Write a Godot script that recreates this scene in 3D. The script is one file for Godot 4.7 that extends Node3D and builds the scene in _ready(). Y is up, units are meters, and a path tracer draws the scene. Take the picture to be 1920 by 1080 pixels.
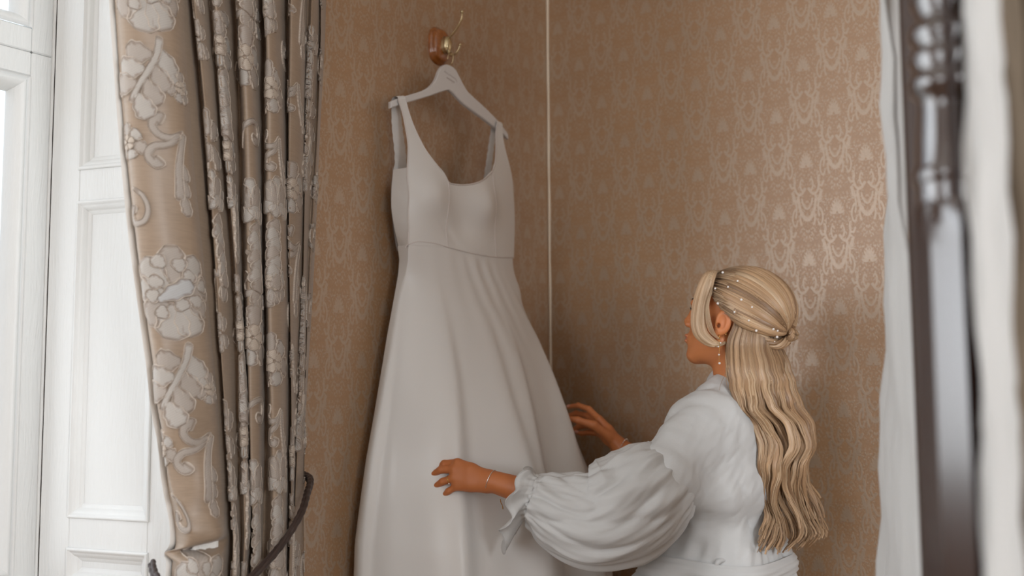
extends Node3D
# Bridal dressing room: a gown on a wall hook, a woman in a white robe, an embroidered curtain by a window, a four-poster bed.

const CAM := Vector3(-2.682, 1.40, 1.80)
var rng := RandomNumberGenerator.new()
var taken := {}


# ---------------------------------------------------------------- mesh building
class Mb:
	var V := PackedVector3Array()
	var N := PackedVector3Array()
	var U := PackedVector2Array()
	var C := PackedColorArray()
	var I := PackedInt32Array()

	func tri(a: int, b: int, c: int) -> void:
		I.append(a); I.append(b); I.append(c)

	# a sheet from rows of points, smooth; front side is the one from which rows run down and columns run right
	func sheet(rows: Array, uvs: Array = [], cols: Array = [], closed := false, flip := false) -> void:
		var base := V.size()
		var nr := rows.size()
		var nc: int = rows[0].size()
		for r in nr:
			var row: PackedVector3Array = rows[r]
			for c in nc:
				V.append(row[c])
				U.append(uvs[r][c] if uvs else Vector2(float(c) / (nc - 1), float(r) / (nr - 1)))
				C.append(cols[r][c] if cols else Color.WHITE)
				var ru: PackedVector3Array = rows[maxi(r - 1, 0)]
				var rd: PackedVector3Array = rows[mini(r + 1, nr - 1)]
				var cl := c - 1
				var cr := c + 1
				if closed:
					cl = nc - 2 if c == 0 else c - 1
					cr = 1 if c == nc - 1 else c + 1
				else:
					cl = maxi(cl, 0)
					cr = mini(cr, nc - 1)
				var n := (rd[c] - ru[c]).cross(row[cr] - row[cl])
				if n.length_squared() < 1e-16:
					var r2: PackedVector3Array = rows[r + 1] if r == 0 else rows[r - 1]
					n = (rd[c] - ru[c]).cross(r2[cr] - r2[cl])
				n = n.normalized()
				N.append(-n if flip else n)
		for r in nr - 1:
			for c in nc - 1:
				var a := base + r * nc + c
				var b := a + 1
				var d := a + nc
				var e := d + 1
				if flip:
					tri(a, d, b); tri(b, d, e)
				else:
					tri(a, b, d); tri(b, e, d)

	func tube(path: PackedVector3Array, radii: PackedFloat32Array, sides := 8, flat := 1.0, side_dir := Vector3.ZERO, col := Color.WHITE, cols := PackedColorArray(), vscale := 1.0) -> void:
		var rows := []
		var uvs := []
		var cc := []
		var n := path.size()
		var ref := side_dir if side_dir != Vector3.ZERO else Vector3(0.31, 0.2, 0.93)
		var run := 0.0
		for i in n:
			var t := (path[mini(i + 1, n - 1)] - path[maxi(i - 1, 0)]).normalized()
			var s := (ref - t * ref.dot(t))
			if s.length() < 0.01:
				s = t.cross(Vector3(0.9, 0.3, 0.1))
			s = s.normalized()
			var b := t.cross(s).normalized()
			ref = s if side_dir == Vector3.ZERO else ref
			if i > 0:
				run += path[i].distance_to(path[i - 1])
			var row := PackedVector3Array()
			var uv := PackedVector2Array()
			var rc := PackedColorArray()
			for k in sides + 1:
				var a := TAU * k / sides
				row.append(path[i] + (s * cos(a) + b * sin(a) * flat) * radii[i])
				uv.append(Vector2(float(k) / sides, run * vscale))
				rc.append(cols[i] if cols else col)
			rows.append(row); uvs.append(uv); cc.append(rc)
		sheet(rows, uvs, cc, true, true)
		for end in 2:
			var row: PackedVector3Array = rows[0 if end == 0 else n - 1]
			var m := V.size()
			var t2 := (path[1] - path[0]).normalized() * -1.0 if end == 0 else (path[n - 1] - path[n - 2]).normalized()
			V.append(path[0 if end == 0 else n - 1]); N.append(t2); U.append(Vector2.ZERO); C.append(cc[0 if end == 0 else n - 1][0])
			for k in sides + 1:
				V.append(row[k]); N.append(t2); U.append(Vector2.ZERO); C.append(cc[0 if end == 0 else n - 1][0])
			for k in sides:
				if end == 0:
					tri(m, m + 1 + k, m + 2 + k)
				else:
					tri(m, m + 2 + k, m + 1 + k)

	func ball(c: Vector3, r: Vector3, nu := 16, nv := 10, col := Color.WHITE, bas := Basis()) -> void:
		var rows := []
		var cc := []
		for j in nv + 1:
			var th := PI * clampf(float(j) / nv, 0.002, 0.998)
			var row := PackedVector3Array()
			var rc := PackedColorArray()
			for i in nu + 1:
				var ph := TAU * i / nu
				row.append(c + bas * Vector3(r.x * sin(th) * cos(ph), r.y * cos(th), r.z * sin(th) * sin(ph)))
				rc.append(col)
			rows.append(row); cc.append(rc)
		sheet(rows, [], cc, true, true)

	# profile of (radius, height) turned about an axis
	func lathe(prof: PackedVector2Array, at: Vector3, bas := Basis(), nu := 24, squash := 1.0) -> void:
		var rows := []
		for p in prof:
			var row := PackedVector3Array()
			for i in nu + 1:
				var ph := TAU * i / nu
				row.append(at + bas * Vector3(p.x * cos(ph), p.y, p.x * sin(ph) * squash))
			rows.append(row)
		sheet(rows, [], [], true, prof[0].y > prof[prof.size() - 1].y)

	func flat_tri(a: Vector3, b: Vector3, c: Vector3, ua := Vector2.ZERO, ub := Vector2.ZERO, uc := Vector2.ZERO) -> void:
		var n := (c - a).cross(b - a).normalized()
		var m := V.size()
		for p in [[a, ua], [b, ub], [c, uc]]:
			V.append(p[0]); N.append(n); U.append(p[1]); C.append(Color.WHITE)
		tri(m, m + 1, m + 2)

	func quad(a: Vector3, b: Vector3, c: Vector3, d: Vector3) -> void:
		flat_tri(a, b, c); flat_tri(a, c, d)

	# box with chamfered edges, axes given by bas
	func box(c: Vector3, size: Vector3, bev := 0.004, bas := Basis()) -> void:
		var h := size / 2.0
		var b := minf(bev, minf(h.x, minf(h.y, h.z)) * 0.49)
		for ax in 3:
			var ay := (ax + 1) % 3
			var az := (ax + 2) % 3
			for s in [-1.0, 1.0]:
				var q := []
				for k in [[-1, -1], [1, -1], [1, 1], [-1, 1]]:
					var p := Vector3.ZERO
					p[ax] = s * h[ax]
					p[ay] = k[0] * (h[ay] - b)
					p[az] = k[1] * (h[az] - b)
					q.append(c + bas * p)
				if s < 0:
					quad(q[0], q[1], q[2], q[3])
				else:
					quad(q[3], q[2], q[1], q[0])
			if b <= 0.0:
				continue
			# the edges along this axis
			for s1 in [-1.0, 1.0]:
				for s2 in [-1.0, 1.0]:
					var q2 := []
					for k in [[-1, 0], [1, 0], [1, 1], [-1, 1]]:
						var p := Vector3.ZERO
						p[ax] = k[0] * (h[ax] - b)
						p[ay] = s1 * (h[ay] - (b if k[1] == 0 else 0.0))
						p[az] = s2 * (h[az] - (0.0 if k[1] == 0 else b))
						q2.append(c + bas * p)
					if s1 * s2 > 0:
						quad(q2[0], q2[1], q2[2], q2[3])
					else:
						quad(q2[3], q2[2], q2[1], q2[0])
		if b <= 0.0:
			return
		for sx in [-1.0, 1.0]:
			for sy in [-1.0, 1.0]:
				for sz in [-1.0, 1.0]:
					var p1 := c + bas * Vector3(sx * h.x, sy * (h.y - b), sz * (h.z - b))
					var p2 := c + bas * Vector3(sx * (h.x - b), sy * h.y, sz * (h.z - b))
					var p3 := c + bas * Vector3(sx * (h.x - b), sy * (h.y - b), sz * h.z)
					if sx * sy * sz > 0:
						flat_tri(p1, p3, p2)
					else:
						flat_tri(p1, p2, p3)

	# outline (counterclockwise seen from +axis z) given thickness, with a bevel round both rims
	func slab(poly: PackedVector2Array, x: Transform3D, z0: float, z1: float, bev := 0.0) -> void:
		var inner := poly
		if bev > 0.0:
			var off := Geometry2D.offset_polygon(poly, -bev)
			if off.size() == 1:
				inner = off[0]
		if Geometry2D.is_polygon_clockwise(poly):
			poly = poly.duplicate(); poly.reverse()
		if Geometry2D.is_polygon_clockwise(inner):
			inner = inner.duplicate(); inner.reverse()
		for s in 2:
			var idx := Geometry2D.triangulate_polygon(inner)
			var z := z1 if s == 1 else z0
			for k in range(0, idx.size(), 3):
				var a := x * Vector3(inner[idx[k]].x, inner[idx[k]].y, z)
				var b := x * Vector3(inner[idx[k + 1]].x, inner[idx[k + 1]].y, z)
				var c := x * Vector3(inner[idx[k + 2]].x, inner[idx[k + 2]].y, z)
				var up := x.basis.z if s == 1 else -x.basis.z
				if (c - a).cross(b - a).dot(up) > 0:
					flat_tri(a, b, c)
				else:
					flat_tri(a, c, b)
		var n := poly.size()
		for k in n:
			var p := poly[k]
			var q := poly[(k + 1) % n]
			quad(x * Vector3(p.x, p.y, z0 + bev), x * Vector3(p.x, p.y, z1 - bev), x * Vector3(q.x, q.y, z1 - bev), x * Vector3(q.x, q.y, z0 + bev))
		if bev > 0.0:
			for s in 2:
				var zi := z1 if s == 1 else z0
				var zo := z1 - bev if s == 1 else z0 + bev
				var m := inner.size()
				for k in n:
					var p := poly[k]
					var q := poly[(k + 1) % n]
					var pi_ := near(inner, p)
					var qi := near(inner, q)
					if s == 1:
						quad(x * Vector3(p.x, p.y, zo), x * Vector3(pi_.x, pi_.y, zi), x * Vector3(qi.x, qi.y, zi), x * Vector3(q.x, q.y, zo))
					else:
						quad(x * Vector3(q.x, q.y, zo), x * Vector3(qi.x, qi.y, zi), x * Vector3(pi_.x, pi_.y, zi), x * Vector3(p.x, p.y, zo))

	static func near(poly: PackedVector2Array, p: Vector2) -> Vector2:
		var best := poly[0]
		var d := 1e9
		for k in poly.size():
			var q := Geometry2D.get_closest_point_to_segment(p, poly[k], poly[(k + 1) % poly.size()])
			if q.distance_squared_to(p) < d:
				d = q.distance_squared_to(p)
				best = q
		return best

	func mesh() -> ArrayMesh:
		var a := []
		a.resize(Mesh.ARRAY_MAX)
		a[Mesh.ARRAY_VERTEX] = V
		a[Mesh.ARRAY_NORMAL] = N
		a[Mesh.ARRAY_TEX_UV] = U
		a[Mesh.ARRAY_COLOR] = C
		a[Mesh.ARRAY_INDEX] = I
		var m := ArrayMesh.new()
		m.add_surface_from_arrays(Mesh.PRIMITIVE_TRIANGLES, a)
		return m


# ---------------------------------------------------------------- naming
func numbered(called: String) -> String:
	if not taken.has(called):
		taken[called] = 0
		return called
	taken[called] += 1
	return "%s_%03d" % [called, taken[called]]

func tag(o: Node3D, label: String, category: String, group := "") -> void:
	o.set_meta("label", label)
	o.set_meta("category", category)
	if group:
		o.set_meta("group", group)

func thing(called: String, label: String, category: String, at := Vector3.ZERO, group := "") -> Node3D:
	var o := Node3D.new()
	o.name = numbered(called)
	add_child(o)
	o.position = at
	tag(o, label, category, group)
	return o

# commits one named mesh; its points are given in world metres and kept relative to the parent
func obj(called: String, b: Mb, mat: Material, parent: Node3D = self) -> MeshInstance3D:
	var o := MeshInstance3D.new()
	var at := Vector3.ZERO
	var p: Node = parent
	while p is Node3D and p != self:
		at += p.position
		p = p.get_parent()
	if at != Vector3.ZERO:
		for k in b.V.size():
			b.V[k] -= at
	o.mesh = b.mesh()
	o.material_override = mat
	o.name = numbered(called) if parent == self else called
	parent.add_child(o, true)
	return o

func struct(called: String, b: Mb, mat: Material) -> MeshInstance3D:
	var o := obj(called, b, mat)
	o.set_meta("kind", "structure")
	return o


# ---------------------------------------------------------------- materials
var M := {}

func mat(called: String, col: Color, rough := 0.6, metal := 0.0) -> StandardMaterial3D:
	var m := StandardMaterial3D.new()
	m.resource_name = called
	m.albedo_color = col
	m.roughness = rough
	m.metallic = metal
	M[called] = m
	return m

func noise_tex(freq: float, sx := 1.0, sy := 1.0, size := 512, oct := 3, sd := 1) -> ImageTexture:
	var fn := FastNoiseLite.new()
	fn.seed = sd
	fn.frequency = 1.0
	fn.noise_type = FastNoiseLite.TYPE_SIMPLEX_SMOOTH
	fn.fractal_octaves = oct
	var im := Image.create(size, size, false, Image.FORMAT_L8)
	# wrapped on a torus so that it tiles
	var ra := freq / TAU
	for y in size:
		var b := TAU * y / size
		for x in size:
			var a := TAU * x / size
			var v := fn.get_noise_3d(cos(a) * ra * sx + 7.0 + cos(b) * ra * sy * 0.71, sin(a) * ra * sx + sin(b) * ra * sy * 0.71, cos(b) * ra * sy * 0.71 - sin(b) * ra * sy * 0.71 + 3.0)
			im.set_pixel(x, y, Color.from_hsv(0, 0, clampf(v * 0.5 + 0.5, 0, 1)))
	return ImageTexture.create_from_image(im)

func ramp_tex(src: ImageTexture, lo: Color, hi: Color) -> ImageTexture:
	var s := src.get_image()
	var im := Image.create(s.get_width(), s.get_height(), false, Image.FORMAT_RGB8)
	for y in s.get_height():
		for x in s.get_width():
			im.set_pixel(x, y, lo.lerp(hi, s.get_pixel(x, y).r))
	return ImageTexture.create_from_image(im)

# damask print: pearly figure on a matt ground; r = figure mask
func damask_mask() -> Image:
	var w := 384
	var h := 512
	var im := Image.create(w, h, false, Image.FORMAT_L8)
	im.fill(Color(0, 0, 0))
	var strokes := []
	# one half motif (x from the axis, 0..0.5; y 0..1), drawn mirrored and again half a drop over
	var spiral := func(c: Vector2, r0: float, r1: float, a0: float, a1: float, w0: float, w1: float) -> void:
		for k in 60:
			var t := k / 59.0
			var a := lerpf(a0, a1, t)
			var rr := lerpf(r0, r1, t)
			strokes.append([c + Vector2(cos(a), sin(a) * 0.75) * rr, lerpf(w0, w1, t)])
	# a bowl under a dark lozenge, a crown of curls, a palmette, and a lace of small sprigs
	spiral.call(Vector2(0.0, 0.52), 0.34, 0.30, 1.57, 0.25, 0.060, 0.045)
	spiral.call(Vector2(0.0, 0.50), 0.22, 0.20, 1.57, 0.45, 0.030, 0.030)
	spiral.call(Vector2(0.42, 0.50), 0.14, 0.03, 2.9, -1.6, 0.040, 0.022)
	spiral.call(Vector2(0.30, 0.36), 0.26, 0.12, 2.6, 0.2, 0.040, 0.034)
	spiral.call(Vector2(0.46, 0.36), 0.13, 0.03, 0.4, 4.6, 0.034, 0.024)
	spiral.call(Vector2(0.14, 0.40), 0.12, 0.03, 2.4, -2.4, 0.034, 0.026)
	spiral.call(Vector2(0.62, 0.64), 0.26, 0.22, 2.6, 4.2, 0.030, 0.040)
	spiral.call(Vector2(0.40, 0.78), 0.16, 0.04, -1.6, 2.4, 0.034, 0.026)
	spiral.call(Vector2(0.16, 0.74), 0.12, 0.03, 1.2, -2.8, 0.034, 0.024)
	for k in 5:
		var aa := -PI / 2 + k * 0.36
		for q in 9:
			var rr2 := 0.05 + 0.022 * q
			strokes.append([Vector2(0.0, 0.24) + Vector2(cos(aa), sin(aa) * 0.6) * rr2, 0.020 + 0.022 * sin(PI * q / 8.0)])
	for k in 12:
		strokes.append([Vector2(0.06 + 0.05 * k, 0.10 + 0.022 * sin(k * 1.9)), 0.022])
		strokes.append([Vector2(0.52 + 0.12 * sin(k * 2.3), 0.10 + 0.02 * k), 0.024])
		strokes.append([Vector2(0.10 + 0.06 * cos(k * 1.3), 0.86 + 0.012 * k), 0.022])
		strokes.append([Vector2(0.70 + 0.14 * sin(k * 1.9), 0.78 + 0.016 * k), 0.022])
	var ln := FastNoiseLite.new()
	ln.seed = 44
	ln.frequency = 0.055
	for y in h:
		for x in w / 2:
			# mirrored about each axis; the fields between the big figures hold a lace of leaves
			var ax := absf(x - w * 0.25)
			var v := smoothstep(0.10, 0.26, ln.get_noise_2d(ax, y)) * 0.75
			v *= smoothstep(0.0, 0.05, minf(float(y), h - 1.0 - y) / h)
			var loz := absf(ax / (w * 0.5)) / 0.16 + absf(float(y) / h - 0.50) / 0.085
			if loz < 1.0:
				v = 0.0
			im.set_pixel(x, y, Color(v, v, v))
			im.set_pixel(x + w / 2, posmod(y + h / 2, h), Color(v, v, v))
	for s in strokes:
		for drop in 2:
			for side in [-1.0, 1.0]:
				var c: Vector2 = s[0]
				var cx: float = (0.25 + 0.5 * drop + side * c.x * 0.5) * w
				var cy: float = (c.y + 0.5 * drop) * h
				var r: float = s[1] * w * 0.5
				for y in range(int(cy - r) - 1, int(cy + r) + 2):
					for x in range(int(cx - r) - 1, int(cx + r) + 2):
						var v := clampf(r - Vector2(x - cx, y - cy).length() + 0.5, 0, 1)
						if v > 0:
							var px := posmod(x, w)
							var py := posmod(y, h)
							var o := im.get_pixel(px, py).r
							if v > o:
								im.set_pixel(px, py, Color(v, v, v))
	return im

func make_materials() -> void:
	# painted woodwork
	var paint := mat("white_paint", Color(0.84, 0.845, 0.84), 0.42)
	var brush := noise_tex(10, 6.0, 0.6, 256, 3, 4)
	paint.heightmap_enabled = true
	paint.heightmap_texture = brush
	paint.heightmap_scale = 0.10
	paint.uv1_triplanar = true
	paint.uv1_world_triplanar = true
	paint.uv1_scale = Vector3(3, 3, 3)
	mat("gap", Color(0.20, 0.19, 0.18), 0.9)
	mat("ceiling_paint", Color(0.88, 0.86, 0.83), 0.8)
	mat("carpet", Color(0.55, 0.47, 0.40), 0.95)
	mat("cream_bead", Color(0.86, 0.80, 0.72), 0.5)
	# wallpaper
	var mask := damask_mask()
	var w := mask.get_width()
	var h := mask.get_height()
	var fn := FastNoiseLite.new()
	fn.seed = 9
	fn.frequency = 0.05
	var alb := Image.create(w, h, false, Image.FORMAT_RGB8)
	var orm := Image.create(w, h, false, Image.FORMAT_RGB8)
	var bump := Image.create(w, h, false, Image.FORMAT_L8)
	var ground := Color(0.60, 0.455, 0.312)
	var figure := Color(0.655, 0.57, 0.485)
	for y in h:
		for x in w:
			var v := mask.get_pixel(x, y).r
			var n := fn.get_noise_2d(x, y) * 0.5 + fn.get_noise_2d(x * 5.0, y * 5.0) * 0.5
			var c := ground.lerp(figure, v * 0.9) * (1.0 + n * 0.10)
			alb.set_pixel(x, y, Color(c.r, c.g, c.b))
			orm.set_pixel(x, y, Color(1, clampf(0.50 - 0.12 * v + n * 0.08, 0, 1), 0.04 + 0.24 * v))
			bump.set_pixel(x, y, Color.from_hsv(0, 0, clampf(0.4 + 0.35 * v + n * 0.25, 0, 1)))
	var wp := ORMMaterial3D.new()
	wp.resource_name = "damask_wallpaper"
	wp.albedo_texture = ImageTexture.create_from_image(alb)
	wp.orm_texture = ImageTexture.create_from_image(orm)
	wp.heightmap_enabled = true
	wp.heightmap_texture = ImageTexture.create_from_image(bump)
	wp.heightmap_scale = 0.06
	wp.metallic_specular = 1.0
	wp.clearcoat_enabled = true
	wp.clearcoat = 1.0
	wp.clearcoat_roughness = 0.42
	wp.uv1_triplanar = true
	wp.uv1_world_triplanar = true
	wp.uv1_scale = Vector3(6.2, 3.7, 6.2)
	M["wallpaper"] = wp
	# curtain silk
	var slub := noise_tex(44, 0.30, 5.0, 512, 3, 12)
	var silk := mat("curtain_silk", Color(1, 1, 1), 0.46)
	silk.albedo_texture = ramp_tex(slub, Color(0.525, 0.452, 0.38), Color(0.605, 0.525, 0.445))
	silk.heightmap_enabled = true
	silk.heightmap_texture = slub
	silk.heightmap_scale = 0.015
	silk.rim_enabled = true
	silk.rim = 0.35
	silk.rim_tint = 0.5
	var stitch_im := Image.create(128, 128, false, Image.FORMAT_L8)
	for y in 128:
		for x in 128:
			var t := fposmod((x + y * 0.5) / 8.0, 1.0)
			var u := fposmod((x * 0.5 - y) / 16.0, 1.0)
			stitch_im.set_pixel(x, y, Color.from_hsv(0, 0, clampf(0.25 + 0.6 * sin(t * PI) * (0.65 + 0.35 * sin(u * PI)), 0, 1)))
	var stitch := ImageTexture.create_from_image(stitch_im)
	var emb := mat("embroidery_thread", Color(1, 1, 1), 0.55)
	emb.vertex_color_use_as_albedo = true
	emb.albedo_texture = ramp_tex(stitch, Color(0.70, 0.68, 0.66), Color(1.0, 1.0, 1.0))
	emb.heightmap_enabled = true
	emb.heightmap_texture = stitch
	emb.heightmap_scale = 0.05
	mat("curtain_lining", Color(0.88, 0.87, 0.85), 0.8)
	var rope := mat("rope_brown", Color(0.20, 0.145, 0.125), 0.45)
	rope.rim_enabled = true
	rope.rim = 0.3
	# gown
	var satin := mat("gown_satin", Color(0.835, 0.828, 0.818), 0.36)
	satin.rim_enabled = true
	satin.rim = 0.25
	satin.rim_tint = 0.6
	mat("gown_seam", Color(0.80, 0.775, 0.76), 0.5)
	mat("gown_lining", Color(0.74, 0.71, 0.69), 0.6)
	mat("hanger_white", Color(0.80, 0.79, 0.785), 0.35)
	mat("print_grey", Color(0.60, 0.565, 0.555), 0.7)
	mat("brass", Color(0.80, 0.74, 0.60), 0.24, 1.0)
	var peg := mat("varnished_wood", Color(0.66, 0.40, 0.17), 0.25)
	peg.clearcoat_enabled = true
	peg.clearcoat = 0.8
	peg.clearcoat_roughness = 0.1
	var grain := noise_tex(8, 5.0, 0.5, 256, 3, 21)
	peg.albedo_texture = ramp_tex(grain, Color(0.75, 0.7, 0.65), Color(1, 1, 1))
	var maho := mat("mahogany", Color(0.17, 0.085, 0.07), 0.20)
	maho.albedo_texture = ramp_tex(grain, Color(0.7, 0.65, 0.62), Color(1, 1, 1))
	maho.metallic_specular = 0.9
	maho.clearcoat_enabled = true
	maho.clearcoat = 1.0
	maho.clearcoat_roughness = 0.12
	mat("bed_cotton", Color(0.72, 0.718, 0.71), 0.85)
	var dk := mat("shade_wood", Color(0.26, 0.19, 0.15), 0.6)  # brown that paints the shade between the bed drapes
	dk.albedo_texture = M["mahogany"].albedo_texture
	mat("taupe_lining", Color(0.40, 0.35, 0.29), 0.85)
	var pane := mat("window_glass", Color(1, 1, 1, 0.05), 0.02)
	pane.transparency = BaseMaterial3D.TRANSPARENCY_ALPHA


func _ready() -> void:
	rng.seed = 77
	# camera, sky, daylight
	var cam := Camera3D.new()
	cam.name = "camera"
	add_child(cam)
	cam.near = 0.05
	cam.far = 60.0
	var back := -Vector3(0.80601667, 0.08604335, -0.58560539)
	cam.transform = Transform3D(Basis(Vector3(0.58819233, -0.00597771, 0.80869898), Vector3(-0.06608259, 0.99627346, 0.05542817), back).orthonormalized(), CAM)
	var ca := CameraAttributesPhysical.new()
	ca.frustum_focal_length = 12.0 * 1900.0 / 540.0
	ca.frustum_focus_distance = 2.28
	ca.exposure_aperture = 2.2
	cam.attributes = ca
	cam.fov = rad_to_deg(2.0 * atan(540.0 / 1900.0))
	cam.current = true
	var we := WorldEnvironment.new()
	we.name = "world"
	var env := Environment.new()
	env.background_mode = Environment.BG_SKY
	var sky := Sky.new()
	var sm := ProceduralSkyMaterial.new()
	sm.sky_top_color = Color(0.80, 0.86, 0.92)
	sm.sky_horizon_color = Color(0.92, 0.94, 0.96)
	sm.ground_bottom_color = Color(0.80, 0.82, 0.82)
	sm.ground_horizon_color = Color(0.92, 0.94, 0.95)
	sm.sky_energy_multiplier = 1.25
	sm.ground_energy_multiplier = 1.15
	sky.sky_material = sm
	env.sky = sky
	env.tonemap_mode = Environment.TONE_MAPPER_LINEAR
	env.tonemap_exposure = 1.2
	env.sdfgi_enabled = true
	env.ssao_enabled = true
	env.ssil_enabled = true
	we.environment = env
	add_child(we)
	# area lights: daylight in the hook wall window, added fill in two unseen ones
	for k in 3:
		daylight_fill(Vector3(-1.93 - 0.926 * k, 1.95, -0.33), Vector3(0, 0, 1), Vector2(0.85, 1.9), [0.6, 3.7, 4.3][k])  # outer bays unseen, set brighter to put sheen on the right wall
	daylight_fill(Vector3(-5.93, 1.95, 1.35), Vector3(1, 0, 0), Vector2(1.3, 1.9), 3.4)  # added fill from the left, also gives the bed post its highlight
	daylight_fill(Vector3(-3.2, 1.95, 4.83), Vector3(0, 0, -1), Vector2(1.5, 1.9), 12.5)  # added fill from behind the camera for gown, robe and hook wall
	make_materials()
	build_room()
	build_dress()
	build_curtain()
	build_bed()
	build_person()

func daylight_fill(at: Vector3, towards: Vector3, size: Vector2, radiance: float) -> void:
	var l := AreaLight3D.new()
	l.name = numbered("daylight_fill")
	l.area_size = size
	l.area_normalize_energy = false
	l.light_color = Color(0.97, 0.985, 1.0)
	l.light_energy = radiance / PI
	l.shadow_enabled = true
	l.set("area_range", 20.0)
	add_child(l)
	l.look_at_from_position(at, at + towards, Vector3.UP)


# ---------------------------------------------------------------- the room
const CEIL := 3.3
const XR := -5.9
const ZR := 4.8

func prism(b: Mb, plan: PackedVector2Array, y0: float, y1: float) -> void:
	# plan holds (x, z); raised from y0 to y1
	var x := Transform3D(Basis(Vector3(1, 0, 0), Vector3(0, 0, 1), Vector3(0, -1, 0)), Vector3.ZERO)
	b.slab(plan, x, -y1, -y0)

func window_at(called: String, mid: Vector3, inward: Vector3, half: float, sill: float, head: float, bays := 1) -> void:
	# sashes in a frame; mid is the middle of the frame's inner face on the floor, inward points into the room
	var o := Node3D.new()
	o.name = called
	add_child(o)
	o.set_meta("kind", "structure")
	var side := Vector3.UP.cross(inward).normalized()
	var bas := Basis(side, Vector3.UP, inward)
	var fr := Mb.new()
	for s in [-1.0, 1.0]:
		fr.box(mid + side * s * (half - 0.012) + Vector3(0, (sill + head) / 2, 0) - inward * 0.045, Vector3(0.024, head - sill, 0.09), 0.003, bas)
	fr.box(mid + Vector3(0, head - 0.02, 0) - inward * 0.045, Vector3(half * 2, 0.04, 0.09), 0.003, bas)
	fr.box(mid + Vector3(0, sill + 0.02, 0) - inward * 0.03, Vector3(half * 2, 0.04, 0.14), 0.006, bas)
	obj("window_frame", fr, M.white_paint, o)
	var cuts := [[sill + 0.038, 2.1272], [2.1280, head - 0.038]]
	var centre := mid
	var all := []
	for k in bays:
		for c in cuts:
			all.append([c[0], c[1], centre + side * (2.0 * (k + 0.5) / bays - 1.0) * (half - 0.024)])
	for c in all:
		var y0: float = c[0]
		var y1: float = c[1]
		mid = c[2]
		var w := (half - 0.024) / bays + 0.002
		var rail := 0.055
		var sash := Mb.new()
		for s in [-1.0, 1.0]:
			sash.box(mid + side * s * (w - 0.024) + Vector3(0, (y0 + y1) / 2, 0) - inward * 0.03, Vector3(0.048, y1 - y0, 0.045), 0.003, bas)
		for yy in [y0 + rail / 2, y1 - rail / 2]:
			sash.box(mid + Vector3(0, yy, 0) - inward * 0.03, Vector3(w * 2 - 0.096, rail, 0.044), 0.003, bas)
		obj("sash", sash, M.white_paint, o)
		# stepped moulding round the pane
		var mo := Mb.new()
		var iw := w - 0.048
		var ih := (y1 - y0) / 2 - rail
		var cy := (y0 + y1) / 2
		var prof := [Vector2(0, -0.008), Vector2(0.004, -0.016), Vector2(0.008, -0.010), Vector2(0.015, -0.009), Vector2(0.023, -0.016), Vector2(0.030, -0.028), Vector2(0.034, -0.045), Vector2(0.034, -0.052)]
		var rows := []
		for p in prof:
			var row := PackedVector3Array()
			for k in 5:
				var q: Vector2 = [Vector2(-1, -1), Vector2(1, -1), Vector2(1, 1), Vector2(-1, 1), Vector2(-1, -1)][k]
				row.append(mid + side * q.x * (iw - p.x) + Vector3(0, cy + q.y * (ih - p.x), 0) + inward * p.y)
			rows.append(row)
		for k in 4:
			var part := []
			for r in rows:
				part.append(PackedVector3Array([r[k], r[k].lerp(r[k + 1], 0.5), r[k + 1]]))
			mo.sheet(part, [], [], false, true)
		obj("sash_moulding", mo, M.white_paint, o)
		var gl := Mb.new()
		gl.box(mid + Vector3(0, cy, 0) - inward * 0.049, Vector3((iw - 0.03) * 2, (ih - 0.03) * 2, 0.003), 0.0005, bas)
		obj("pane", gl, M.window_glass, o)

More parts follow.
